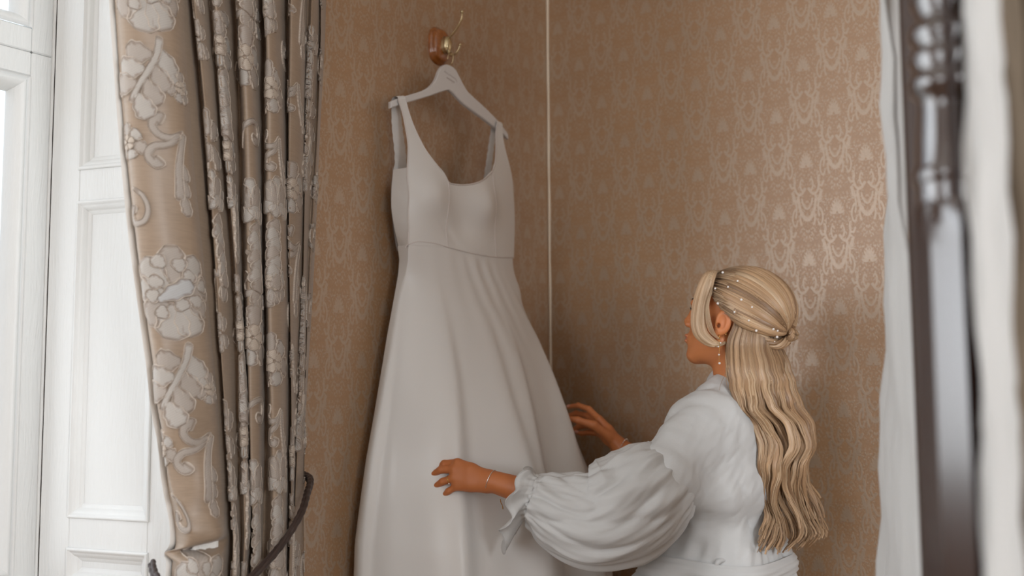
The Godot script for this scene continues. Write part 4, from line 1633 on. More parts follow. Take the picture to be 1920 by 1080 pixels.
func lock(b: Mb, path: PackedVector3Array, w: float, flat: float, side: Vector3, root_dark := 0.0, tip := 0.25, taper_root := 0.5, tone := -1) -> void:
	var n := path.size()
	var rad := PackedFloat32Array()
	var cols := PackedColorArray()
	var c: Color = BLOND[rng.randi() % 6 if tone < 0 else tone]
	c = c * rng.randf_range(0.88, 1.10)
	for k in n:
		var t := float(k) / (n - 1)
		var r := w * lerpf(taper_root, 1.0, smoothstep(0.0, 0.18, t)) * lerpf(1.0, tip, smoothstep(0.55, 1.0, t))
		rad.append(maxf(r, 0.0004))
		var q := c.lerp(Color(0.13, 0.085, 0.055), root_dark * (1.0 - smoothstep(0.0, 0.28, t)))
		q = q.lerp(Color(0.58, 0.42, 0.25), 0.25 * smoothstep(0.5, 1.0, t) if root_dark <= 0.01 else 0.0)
		q.a = 1.0
		cols.append(q)
	b.tube(path, rad, 7, flat, side, c, cols, 6.0)

func build_person() -> void:
	# materials of the figure
	var skin := mat("skin", Color(1, 1, 1), 0.48)
	skin.vertex_color_use_as_albedo = true
	skin.subsurf_scatter_enabled = true
	skin.subsurf_scatter_strength = 0.06
	var hair := mat("hair", Color(1, 1, 1), 0.38)
	hair.vertex_color_use_as_albedo = true
	var him := Image.create(128, 64, false, Image.FORMAT_RGB8)
	var hbm := Image.create(128, 64, false, Image.FORMAT_L8)
	var hn := FastNoiseLite.new()
	hn.seed = 5
	hn.frequency = 0.33
	for y in 64:
		for x in 128:
			var t := 0.5 + 0.5 * hn.get_noise_3d(x, sin(y * TAU / 64.0) * 0.9, cos(y * TAU / 64.0) * 0.9)
			var v := clampf(0.62 + 0.50 * t, 0, 1)
			him.set_pixel(x, y, Color(v, v, v * 0.99))
			hbm.set_pixel(x, y, Color(t, t, t))
	hair.albedo_texture = ImageTexture.create_from_image(him)
	hair.heightmap_enabled = true
	hair.heightmap_texture = ImageTexture.create_from_image(hbm)
	hair.heightmap_scale = 0.06
	hair.uv1_scale = Vector3(1, 1, 1)
	var cloth_m := mat("robe_cotton", Color(0.765, 0.768, 0.766), 0.72)
	cloth_m.backlight_enabled = true
	cloth_m.backlight = Color(0.22, 0.21, 0.205)
	var weave := noise_tex(40, 5.0, 1.0, 256, 2, 31)
	cloth_m.heightmap_enabled = true
	cloth_m.heightmap_texture = weave
	cloth_m.heightmap_scale = 0.02
	cloth_m.uv1_scale = Vector3(3, 3, 3)
	mat("pearl", Color(0.90, 0.885, 0.87), 0.18)
	mat("gold", Color(0.86, 0.70, 0.42), 0.25, 1.0)
	mat("silver", Color(0.90, 0.88, 0.86), 0.25, 1.0)
	mat("lash", Color(0.06, 0.045, 0.04), 0.7)
	mat("brow", Color(0.20, 0.13, 0.09), 0.8)
	mat("eye_white", Color(0.85, 0.82, 0.80), 0.15)
	mat("nail", Color(0.80, 0.58, 0.50), 0.2)

	# directions: the body is turned away from the camera, the head a little less
	var fh := Vector3(0.809, 0, -0.588)
	var rh := Vector3(0.588, 0, 0.809)
	var yaw := deg_to_rad(45.0)
	var Fb := (-rh * cos(yaw) + fh * sin(yaw)).normalized()
	var Lb := (-fh * cos(yaw) - rh * sin(yaw)).normalized()
	var hy := deg_to_rad(29.0)
	var Fh0 := (-rh * cos(hy) + fh * sin(hy)).normalized()
	var Lh := (-fh * cos(hy) - rh * sin(hy)).normalized()
	var pit := deg_to_rad(13.0)
	var Fh := (Fh0 * cos(pit) + Vector3.UP * sin(pit)).normalized()
	var Uh := (Vector3.UP * cos(pit) - Fh0 * sin(pit)).normalized()
	var hx := Transform3D(Basis(Lh, Uh, Fh), spot(1371, 606, 2.42))
	var c7 := spot(1395, 728, 2.42)
	var foot := Vector3(c7.x, 0, c7.z) + Lb * 0.0
	var who := thing("person", "woman with long wavy blonde half-up hair in a white robe touching the gown", "person", foot)

	# joints
	var shL := spot(1300, 818, 2.345)
	var elL := spot(1112, 962, 2.315)
	var wrL := spot(922, 902, 2.375)
	var shR := c7 - Lb * 0.165 + Fb * 0.05 - Vector3.UP * 0.055
	var elR := spot(1300, 935, 2.70)
	var wrR := spot(1163, 838, 2.80)
	var hip := Vector3(c7.x, 0.90, c7.z) + Fb * 0.02
	var body := Mb.new()
	var skin_c := Color(0.57, 0.21, 0.075)
	var arm_c := Color(0.49, 0.163, 0.054)
	var plain_tint := func(_p: Vector3) -> Color: return arm_c
	var fb := Field.new()
	fb.bone(c7 + Vector3(0, -0.06, 0) + Fb * 0.03, Vector3(c7.x, 1.02, c7.z) + Fb * 0.03, 0.075, 0.075, 0.05)
	fb.bone(c7 + Vector3(0, -0.10, 0) - Lb * 0.09 + Fb * 0.03, c7 + Vector3(0, -0.10, 0) + Lb * 0.09 + Fb * 0.03, 0.06, 0.06, 0.05)
	fb.bone(hip - Lb * 0.05, hip + Lb * 0.05, 0.072, 0.072, 0.05)
	fb.bone(shL, elL, 0.045, 0.036, 0.03)
	fb.bone(elL, wrL.lerp(elL, 0.45), 0.036, 0.033, 0.02)
	fb.bone(shR, elR, 0.045, 0.036, 0.03)
	fb.bone(elR, wrR.lerp(elR, 0.45), 0.036, 0.031, 0.02)
	for s in [-1.0, 1.0]:
		var h0: Vector3 = hip + Lb * s * 0.070 - Vector3.UP * 0.05
		var kn: Vector3 = Vector3(hip.x, 0.47, hip.z) + Lb * s * 0.085 + Fb * 0.03
		var an: Vector3 = Vector3(hip.x, 0.085, hip.z) + Lb * s * 0.085 - Fb * 0.02
		fb.bone(h0, kn, 0.066, 0.050, 0.03)
		fb.bone(kn, an, 0.052, 0.036, 0.02)
		fb.bone(an - Vector3.UP * 0.045 - Fb * 0.02, an - Vector3.UP * 0.06 + Fb * 0.13, 0.032, 0.022, 0.03)
	fb.bone(c7 + Vector3(0, 0.06, 0) + Fb * 0.025, c7 + Vector3(0, -0.05, 0) + Fb * 0.02, 0.050, 0.058, 0.03)
	var lo := Vector3(-0.95, -0.02, 0.25)
	pour(body, nets(fb, Vector3(-0.86, 0.0, 0.24), Vector3(-0.02, 1.46, 1.08), 0.013), plain_tint)

	# hands and forearms
	var hands := [
		[elL.lerp(wrL, 0.50), wrL, [[858, 868, 2.405], [852, 880, 2.396], [851, 896, 2.390], [857, 911, 2.388]],
			[[[833, 869, 2.420], [815, 880, 2.432], [803, 893, 2.436]], [[826, 881, 2.408], [811, 890, 2.422], [805, 900, 2.428]], [[830, 903, 2.398], [818, 911, 2.410], [811, 918, 2.418]], [[841, 921, 2.392], [833, 928, 2.400], [827, 933, 2.408]]],
			[[902, 893, 2.402], [880, 890, 2.430], [860, 896, 2.440]], 0.0272, 0.034],
		[elR.lerp(wrR, 0.55), wrR, [[1123, 786, 2.825], [1120, 795, 2.845], [1121, 804, 2.860], [1126, 813, 2.868]],
			[[[1104, 767, 2.850], [1084, 760, 2.880], [1066, 763, 2.895]], [[1100, 779, 2.880], [1080, 775, 2.905], [1064, 780, 2.915]], [[1099, 797, 2.895], [1083, 801, 2.915], [1072, 808, 2.920]], [[1103, 811, 2.895], [1090, 813, 2.905], [1080, 811, 2.910]]],
			[[1142, 818, 2.795], [1113, 797, 2.785], [1084, 788, 2.785], [1060, 784, 2.792]], 0.0262, 0.031],
	]
	var fingertips := []
	for hnd in hands:
		var f := Field.new()
		var w: Vector3 = hnd[1]
		f.bone(hnd[0], w, hnd[6], hnd[5] * 0.93, 0.02)
		var mc := []
		for q in hnd[2]:
			mc.append(spot(q[0], q[1], q[2]))
		# the palm: one bone from the wrist to every knuckle
		for i in 4:
			var root: Vector3 = w.lerp(mc[i], 0.18) + ((mc[i] as Vector3) - (mc[1] as Vector3)) * 0.25
			f.bone(root, mc[i], 0.0155, 0.0118, 0.012)
		f.bone((mc[0] as Vector3).lerp(w, 0.4), (mc[3] as Vector3).lerp(w, 0.4), 0.013, 0.013, 0.014)
		for i in 4:
			var p: Vector3 = mc[i]
			var r0 := 0.0096 if i < 3 else 0.0086
			for j in 3:
				var t: Array = hnd[3][i][j]
				var q := spot(t[0], t[1], t[2])
				f.bone(p, q, r0 - 0.0010 * j, r0 - 0.0010 * (j + 1) - (0.0008 if j == 2 else 0.0), 0.0035)
				if j == 2:
					fingertips.append([q, (q - p).normalized()])
				p = q
		var tp: Vector3 = w.lerp(spot(hnd[4][0][0], hnd[4][0][1], hnd[4][0][2]), 0.5)
		var tr := 0.0150
		for t in hnd[4]:
			var q := spot(t[0], t[1], t[2])
			f.bone(tp, q, tr, tr - 0.0020, 0.008)
			tr -= 0.0020
			tp = q
		fingertips.append([tp, (tp - w).normalized()])
		var a := w
		var z := w
		for i in f.a.size():
			for p in [f.a[i], f.a[i] + f.ab[i]]:
				a = a.min(p - Vector3.ONE * 0.04)
				z = z.max(p + Vector3.ONE * 0.04)
		pour(body, nets(f, a, z, 0.0028), func(_p: Vector3) -> Color: return arm_c)

	# head, in its own axes: x to her left, y up, z to the front
	var hd := Field.new()
	hd.egg(Vector3(0, 0.036, -0.018), Vector3(0.073, 0.080, 0.094), 0.02)
	hd.egg(Vector3(0, -0.022, 0.042), Vector3(0.058, 0.078, 0.050), 0.03)
	hd.egg(Vector3(0, 0.045, 0.055), Vector3(0.056, 0.045, 0.040), 0.03)
	for s in [-1.0, 1.0]:
		hd.bone(Vector3(s * 0.054, -0.045, 0.004), Vector3(s * 0.018, -0.091, 0.066), 0.019, 0.015, 0.03)
		hd.egg(Vector3(s * 0.043, -0.018, 0.062), Vector3(0.022, 0.018, 0.020), 0.02)
		hd.egg(Vector3(s * 0.031, 0.030, 0.084), Vector3(0.022, 0.008, 0.012), 0.012)
	hd.egg(Vector3(0, -0.094, 0.073), Vector3(0.018, 0.015, 0.016), 0.02)
	hd.egg(Vector3(0, -0.056, 0.078), Vector3(0.027, 0.022, 0.019), 0.015)
	hd.bone(Vector3(0, 0.020, 0.091), Vector3(0, -0.014, 0.106), 0.0062, 0.0072, 0.012)
	hd.egg(Vector3(0, -0.018, 0.107), Vector3(0.0082, 0.0068, 0.0072), 0.008)
	for s in [-1.0, 1.0]:
		hd.egg(Vector3(s * 0.011, -0.024, 0.101), Vector3(0.0065, 0.006, 0.008), 0.006)
	hd.egg(Vector3(0, -0.0505, 0.098), Vector3(0.021, 0.0052, 0.0075), 0.004)
	hd.egg(Vector3(0, -0.0630, 0.0955), Vector3(0.018, 0.0062, 0.0080), 0.004)
	hd.bone(Vector3(0, -0.055, -0.020), hx.affine_inverse() * (c7 + Vector3(0, -0.03, 0) + Fb * 0.022), 0.050, 0.056, 0.035)
	# ears
	for s in [-1.0, 1.0]:
		hd.egg(Vector3(s * 0.0755, 0.000, -0.004), Vector3(0.0090, 0.031, 0.0195), 0.005)
		hd.egg(Vector3(s * 0.0735, -0.029, 0.004), Vector3(0.0068, 0.012, 0.0090), 0.006)
		hd.cut(Vector3(s * 0.0855, -0.001, -0.003), Vector3(0.0080, 0.020, 0.0115), 0.003)
		hd.cut(Vector3(s * 0.077, -0.010, 0.005), Vector3(0.009, 0.0058, 0.0045), 0.003)
		hd.cut(Vector3(s * 0.030, 0.012, 0.102), Vector3(0.016, 0.010, 0.016), 0.006)
	var face_tint := func(p: Vector3) -> Color:
		var c := skin_c
		var lip := exp(-pow((p.y + 0.0565) / 0.0085, 2)) * exp(-pow(p.x / 0.020, 2)) * smoothstep(0.090, 0.097, p.z)
		c = c.lerp(Color(0.52, 0.17, 0.13), clampf(lip * 1.3, 0, 1))
		var ear := exp(-pow((absf(p.x) - 0.080) / 0.010, 2)) * exp(-pow((p.z + 0.012) / 0.02, 2)) * exp(-pow((p.y - 0.004) / 0.03, 2))
		c = c.lerp(Color(0.60, 0.20, 0.085), ear * 0.6)
		var cheek := exp(-(pow(absf(p.x) - 0.05, 2) + pow(p.y + 0.02, 2) + pow(p.z - 0.06, 2)) / 0.0006)
		return c.lerp(Color(0.58, 0.19, 0.085), cheek * 0.4)
	pour(body, nets(hd, Vector3(-0.10, -0.205, -0.125), Vector3(0.10, 0.125, 0.13), 0.0029), face_tint, hx)
	obj("body", body, M.skin, who)
	var b := Mb.new()
	for s in [-1.0, 1.0]:
		b.ball(hx * Vector3(s * 0.030, 0.011, 0.080), Vector3.ONE * 0.0115)
	obj("eyes", b, M.eye_white, who)
	for s in [-1.0, 1.0]:
		b = Mb.new()
		for k in 9:
			var t := k / 8.0
			var p := Vector3(s * lerpf(0.019, 0.044, t), 0.016 - 0.010 * pow(t - 0.5, 2) * 2.0, 0.0925 - 0.012 * t * t)
			b.tube(PackedVector3Array([hx * p, hx * (p + Vector3(s * 0.003 * t, 0.001, 0.006)), hx * (p + Vector3(s * 0.004 * t, 0.004, 0.007))]), PackedFloat32Array([0.0009, 0.0007, 0.0003]), 5)
		obj("eyelashes", b, M.lash, who)
		b = Mb.new()
		b.tube(curve([hx * Vector3(s * 0.014, 0.034, 0.0965), hx * Vector3(s * 0.030, 0.040, 0.0945), hx * Vector3(s * 0.046, 0.036, 0.083), hx * Vector3(s * 0.053, 0.030, 0.073)], 16), PackedFloat32Array([0.0028, 0.0032, 0.0034, 0.0034, 0.0034, 0.0034, 0.0033, 0.0032, 0.003, 0.0028, 0.0026, 0.0023, 0.0020, 0.0017, 0.0014, 0.001, 0.0006]), 7, 0.5)
		obj("eyebrow", b, M.brow, who)
	for t in fingertips:
		b = Mb.new()
		var dirf: Vector3 = t[1]
		var up := (Vector3.UP * 0.6 - fh * 0.8 - dirf * (Vector3.UP * 0.6 - fh * 0.8).dot(dirf)).normalized()
		b.ball(t[0] + up * 0.0052 - dirf * 0.001, Vector3(0.0048, 0.0012, 0.0064), 12, 8, Color.WHITE, Basis(up.cross(dirf).normalized(), up, dirf))
		obj("fingernail", b, M.nail, who)

	build_hair(who, hx, fh, rh)
	build_robe(who, c7, Lb, Fb, shL, shR, elR, wrR)

	# jewellery
	b = Mb.new()
	ring(b, wrL.lerp(spot(858, 890, 2.395), 0.02), (spot(900, 894, 2.38) - spot(950, 915, 2.355)).normalized(), 0.0262, 0.0011, 0.0)
	obj("bracelet", b, M.silver, who)
	b = Mb.new()
	b.tube(curve([spot(938, 936, 2.345), spot(939, 942, 2.345), spot(942, 948, 2.345), spot(943, 955, 2.345)], 8), PackedFloat32Array([0.0012, 0.0008, 0.0012, 0.0009, 0.0014, 0.0008, 0.0012, 0.0014, 0.0008]), 6)
	obj("bracelet_clasp", b, M.gold, who)
	b = Mb.new()
	var wax := (wrR - elR).normalized()
	var su := wax.cross(Vector3.UP).normalized()
	var sv := su.cross(wax).normalized()
	for k in 40:
		var a := TAU * k / 40.0
		b.ball(wrR - wax * 0.010 + (su * cos(a) + sv * sin(a)) * 0.0285 + wax * 0.006 * sin(a), Vector3.ONE * (0.0021 if k % 2 else 0.0013), 8, 6)
	obj("bracelet", b, M.silver, who)
	b = Mb.new()
	var rp := spot(851, 896, 2.390).lerp(spot(830, 903, 2.398), 0.42)
	ring(b, rp, (spot(830, 903, 2.398) - spot(851, 896, 2.390)).normalized(), 0.0094, 0.0010, 0.0)
	obj("ring", b, M.gold, who)
	b = Mb.new()
	b.ball(spot(842, 907, 2.384), Vector3.ONE * 0.0026, 8, 5)
	obj("ring_stone", b, M.silver, who)
	var er := Node3D.new()
	er.name = "earring"
	who.add_child(er)
	b = Mb.new()
	ring(b, spot(1348, 632, 2.342), rh, 0.0058, 0.0007, 0.0)
	b.tube(PackedVector3Array([spot(1349, 636, 2.341), spot(1348, 682, 2.341)]), PackedFloat32Array([0.0004, 0.0004]), 5)
	obj("hoop", b, M.gold, er)
	for q in [[1351, 643, 0.0021], [1347, 650, 0.0018], [1348, 665, 0.0022], [1349, 681, 0.0027]]:
		b = Mb.new()
		b.ball(spot(q[0], q[1], 2.341), Vector3.ONE * q[2], 12, 8)
		obj("pearl", b, M.pearl, er)
	b = Mb.new()
	b.ball(spot(1362, 610, 2.345), Vector3.ONE * 0.0013, 8, 6)
	ring(b, spot(1361, 627, 2.346), rh, 0.004, 0.0005, 0.0)
	obj("ear_stud", b, M.gold, who)

func ring(b: Mb, c: Vector3, axis: Vector3, r: float, thick: float, _tilt: float) -> void:
	var s := axis.cross(Vector3.UP).normalized()
	var t := s.cross(axis).normalized()
	var path := PackedVector3Array()
	var rad := PackedFloat32Array()
	for k in 49:
		var a := TAU * k / 48.0
		path.append(c + (s * cos(a) + t * sin(a)) * r)
		rad.append(thick)
	b.tube(path, rad, 8, 1.0, axis)

func build_hair(who: Node3D, hx: Transform3D, fh: Vector3, rh: Vector3) -> void:
	# the crown: strands swept from the hairline to the twist at the back
	var ec := Vector3(0, 0.034, -0.026)
	var er := Vector3(0.088, 0.105, 0.122)
	var knot := Vector3(0.012, 0.004, -0.136)
	var b := Mb.new()
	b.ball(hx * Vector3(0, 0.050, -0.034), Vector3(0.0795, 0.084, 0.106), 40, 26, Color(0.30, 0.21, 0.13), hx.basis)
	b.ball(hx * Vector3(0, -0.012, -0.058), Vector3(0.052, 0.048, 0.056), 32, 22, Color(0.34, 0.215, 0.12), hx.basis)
	var kd := ((knot - ec) / er).normalized()
	# start directions from above the left ear, round the hairline and over the top to the right ear
	var starts := [[86.0, -12.0], [66.0, 4.0], [49.0, 17.0], [38.0, 32.0], [29.0, 46.0], [13.0, 56.0], [-8.0, 57.0], [-28.0, 48.0], [-42.0, 34.0], [-58.0, 16.0], [-84.0, -8.0]]
	for layer in 3:
		var cnt: int = [46, 58, 40][layer]
		for k in cnt:
			var f := clampf((k + rng.randf_range(-0.35, 0.35)) / (cnt - 1.0), 0, 1) * (starts.size() - 1)
			var i := mini(int(f), starts.size() - 2)
			var az := deg_to_rad(lerpf(starts[i][0], starts[i + 1][0], f - i))
			var el := deg_to_rad(lerpf(starts[i][1], starts[i + 1][1], f - i) + layer * 3.0)
			var sd := Vector3(sin(az) * cos(el), sin(el), cos(az) * cos(el))
			var path := PackedVector3Array()
			var n := 26
			var wob := rng.randf_range(-0.03, 0.03)
			var sag := sd.cross(kd).normalized()
			for j in n + 1:
				var t := j / float(n)
				var d := sd.slerp(kd, pow(t, 0.92))
				d = (d + sag * wob * sin(t * PI) * 1.5).normalized()
				var rr := 0.955 + 0.022 * layer + 0.02 * sin(t * PI)
				rr *= lerpf(0.955, 1.0, smoothstep(0.0, 0.22, t))
				var p := ec + d * er * rr
				p = p.lerp(knot + (d - kd) * 0.03, smoothstep(0.80, 1.0, t))
				path.append(hx * p)
			var nrm := hx.basis * sag
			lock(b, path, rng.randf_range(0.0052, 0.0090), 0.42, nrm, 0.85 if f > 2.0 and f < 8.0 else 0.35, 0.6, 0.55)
	# fine loose strands lying on top
	for k in 90:
		var f := rng.randf() * 6.5
		var i := mini(int(f), starts.size() - 2)
		var az := deg_to_rad(lerpf(starts[i][0], starts[i + 1][0], f - i))
		var el := deg_to_rad(lerpf(starts[i][1], starts[i + 1][1], f - i) + rng.randf_range(0, 9))
		var sd := Vector3(sin(az) * cos(el), sin(el), cos(az) * cos(el))
		var path := PackedVector3Array()
		var wob := rng.randf_range(-0.07, 0.07)
		var sag := sd.cross(kd).normalized()
		for j in 21:
			var t := j / 20.0
			var d := (sd.slerp(kd, t) + sag * wob * sin(t * PI)).normalized()
			var p := ec + d * er * (1.012 + 0.016 * sin(t * PI) + 0.006 * rng.randf())
			p = p.lerp(knot + (d - kd) * 0.03, smoothstep(0.82, 1.0, t))
			path.append(hx * p)
		lock(b, path, rng.randf_range(0.0008, 0.0022), 0.6, hx.basis * sag, 0.5, 0.6, 0.5)
	obj("crown_hair", b, M.hair, who)

	# the twist that gathers the half-up section
	b = Mb.new()
	for k in 7:
		var path := PackedVector3Array()
		for j in 25:
			var t := j / 24.0
			var a := k * 0.9 + t * 5.0
			var p := Vector3(lerpf(0.066, 0.004, t), lerpf(-0.006, -0.012, t) - 0.018 * sin(t * PI), lerpf(-0.070, -0.140, t) - 0.012 * sin(t * PI))
			path.append(hx * (p + Vector3(0.3 * cos(a), cos(a), sin(a)) * 0.0075))
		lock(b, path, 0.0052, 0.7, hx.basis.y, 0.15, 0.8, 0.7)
	for k in 10:
		var a := TAU * k / 10.0
		var c := Vector3(0.004, -0.004, -0.140)
		var path := PackedVector3Array()
		for j in 15:
			var t := j / 14.0
			var q := a + t * 3.6
			path.append(hx * (c + Vector3(0.016 * cos(q), 0.014 * sin(q) + 0.006, -0.010 * sin(t * PI) - 0.006 * cos(q * 2.0))))
		lock(b, path, 0.0046, 0.7, hx.basis.y, 0.4, 0.7, 0.8, 1 if k % 2 else 3)
	for k in 6:
		var path := PackedVector3Array()
		for j in 9:
			var t := j / 8.0
			path.append(hx * Vector3(0.004 + 0.003 * k * t, 0.004 + (k - 2) * 0.0045 + 0.010 * t * (1 if k > 2 else -1) * 0.4, -0.136 - 0.020 * t))
		lock(b, path, 0.0042, 0.6, hx.basis.y, 0.5, 0.35, 0.8, 4 if k % 2 else 1)
	obj("hair_twist", b, M.hair, who)

	# long waves down the back
	var ys := [596, 648, 690, 720, 760, 800, 840, 870, 900, 940, 970, 1000, 1036]
	var xl := [1380, 1366, 1366, 1372, 1386, 1408, 1418, 1420, 1431, 1432, 1440, 1432, 1424]
	var xr := [1458, 1464, 1478, 1490, 1502, 1520, 1527, 1518, 1523, 1532, 1530, 1538, 1512]
	for group in 2:
		b = Mb.new()
		var cnt: int = 150 if group == 0 else 110
		for k in cnt:
			var v := (k + rng.randf()) / cnt
			var layer := rng.randf()
			var path := PackedVector3Array()
			var end: float = rng.randf_range(985, 1040) - 22.0 * pow(absf(v - 0.25), 2.0) * 2.0
			if rng.randf() < 0.08:
				end -= rng.randf_range(30, 120)
			var n := 46
			var ph := rng.randf_range(-0.28, 0.28) + v * 0.9
			var amp := rng.randf_range(10.0, 17.0)
			var y0 := lerpf(590.0, 626.0, v) + rng.randf_range(-8, 6)
			var vv := clampf(v + rng.randf_range(-0.05, 0.05), 0.0, 1.0)
			var cl := int(vv * 7.999)
			var ccen := (cl + 0.5 + 0.25 * sin(cl * 2.4)) / 8.0
			ph += 0.55 * sin(cl * 1.9 + 0.7)
			for j in n + 1:
				var t := j / float(n)
				var y := lerpf(y0, end, t)
				var xa := lut(ys, xl, y)
				var xb := lut(ys, xr, y)
				var spread := clampf(lerpf(vv, ccen, 0.26 * smoothstep(690, 830, y)) + rng.randf_range(-0.004, 0.004), 0, 1)
				var x := lerpf(xa, xb, spread)
				x += amp * sin((y - 640.0) / 178.0 * TAU + ph + 0.6) * smoothstep(680, 790, y) * (0.35 + 0.65 * sin(PI * clampf(spread, 0.05, 0.95)))
				var q := (spread - 0.5) * 2.0
				var dome := sqrt(maxf(0.0, 1.0 - q * q))
				x += (-16.0 * (1.0 - smoothstep(0.0, 0.35, spread)) + 12.0 * smoothstep(0.65, 1.0, spread)) * smoothstep(0.86, 1.0, t)
				var dep := lerpf(2.392, 2.352, smoothstep(640, 780, y)) + (x - 1465.0) / 785.0 * lerpf(0.10, 0.55, smoothstep(680, 820, y))
				dep -= dome * lerpf(0.030, 0.040, smoothstep(650, 800, y)) * (0.35 + 0.65 * layer if group == 0 else 1.0 + 0.06 * layer)
				dep += 0.011 * sin(cl * 2.7) * smoothstep(680, 800, y)
				dep += 0.014 * sin((y - 640.0) / 165.0 * TAU + ph * 1.4 + 2.0) * smoothstep(700, 800, y)
				var near_skull := 2.392 - 0.064 * sqrt(maxf(0.0, 1.0 - pow((x - 1411.0) / 56.0, 2))) - 0.004 - 0.010 * layer + 0.022 * (1.0 - smoothstep(588, 652, y))
				dep = lerpf(near_skull, dep, smoothstep(620, 760, y))
				path.append(spot(x, y, dep))
			if group == 0:
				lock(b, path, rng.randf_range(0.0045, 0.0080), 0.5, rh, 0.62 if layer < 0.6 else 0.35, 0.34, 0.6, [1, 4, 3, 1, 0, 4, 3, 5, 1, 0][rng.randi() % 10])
			else:
				lock(b, path, rng.randf_range(0.0010, 0.0030), 0.6, rh, 0.45, 0.12, 0.6, [0, 2, 5, 2, 3, 0, 1][(k + cl) % 7])
		if group == 1:
			# wisps at the nape and flyaways
			for k in 16:
				var x0 := 1360.0 + k * 1.6
				var path := PackedVector3Array()
				for j in 19:
					var t := j / 18.0
					path.append(spot(x0 + 8.0 * sin(t * 5.0 + k) + t * (10.0 + k) - (14.0 * t * t if k % 4 == 0 else 0.0), 640.0 + t * (95.0 + 6.0 * k), 2.352 - 0.012 * t))
				lock(b, path, rng.randf_range(0.0006, 0.0016), 0.7, rh, 0.6, 0.2, 0.6, 3)
		obj("long_hair", b, M.hair, who)

	# the loose lock that frames the face and is caught behind the ear
	b = Mb.new()
	for k in 20:
		var q := k / 19.0
		var dz := 0.010 * absf(q - 0.4)
		var pts := [spot(1350 - 4 * q, 507 + 4 * q, 2.410), spot(1324 + 16 * q, 512 + 3 * q, 2.376), spot(1307 + 25 * q, 546, 2.362 + dz), spot(1298 + 24 * q, 592, 2.350 + dz), spot(1302 + 22 * q, 625 - 4 * q, 2.346 + dz), spot(1321 + 16 * q, 644 - 8 * q, 2.344 + dz), spot(1342 + 8 * q, 650 - 7 * q, 2.344), spot(1360, 644 - 3 * q, 2.350)]
		lock(b, curve(pts, 36), rng.randf_range(0.0030, 0.0050), 0.5, fh.cross(Vector3.UP), 0.3, 0.45, 0.5, [2, 0, 2, 5, 0, 2, 3, 2][k % 8])
	for k in 5:
		var pts := [spot(1336, 535 + k * 3, 2.362), spot(1325 + k, 570, 2.352), spot(1324 + 2 * k, 600, 2.347), spot(1332 + 2 * k, 624, 2.345), spot(1347 + k, 636, 2.346)]
		lock(b, curve(pts, 24), 0.0011, 0.7, fh.cross(Vector3.UP), 0.3, 0.3, 0.5, 2)
	obj("front_lock", b, M.hair, who)

	# pearls pinned in the hair
	for q in [[1355, 511], [1383, 527], [1365, 538], [1341, 541], [1390, 562], [1346, 569], [1410, 576], [1377, 585], [1404, 601], [1418, 620], [1450, 617], [1458, 620], [1457, 632], [1452, 641]]:
		var inv := hx.affine_inverse()
		var o := inv * CAM
		var e := inv * spot(q[0], q[1], 2.42)
		var dir := (e - o).normalized()
		var R := er * 1.035
		var oo := (o - ec) / R
		var dd := dir / R
		var A := dd.dot(dd)
		var B := oo.dot(dd)
		var C := oo.dot(oo) - 1.0
		var disc := B * B - A * C
		var t := (-B - sqrt(maxf(disc, 0.0))) / A
		b = Mb.new()
		b.ball(hx * (o + dir * t), Vector3.ONE * (0.0031 if int(q[0]) % 3 else 0.0026), 12, 8)
		obj("hair_pearl", b, M.pearl, who)

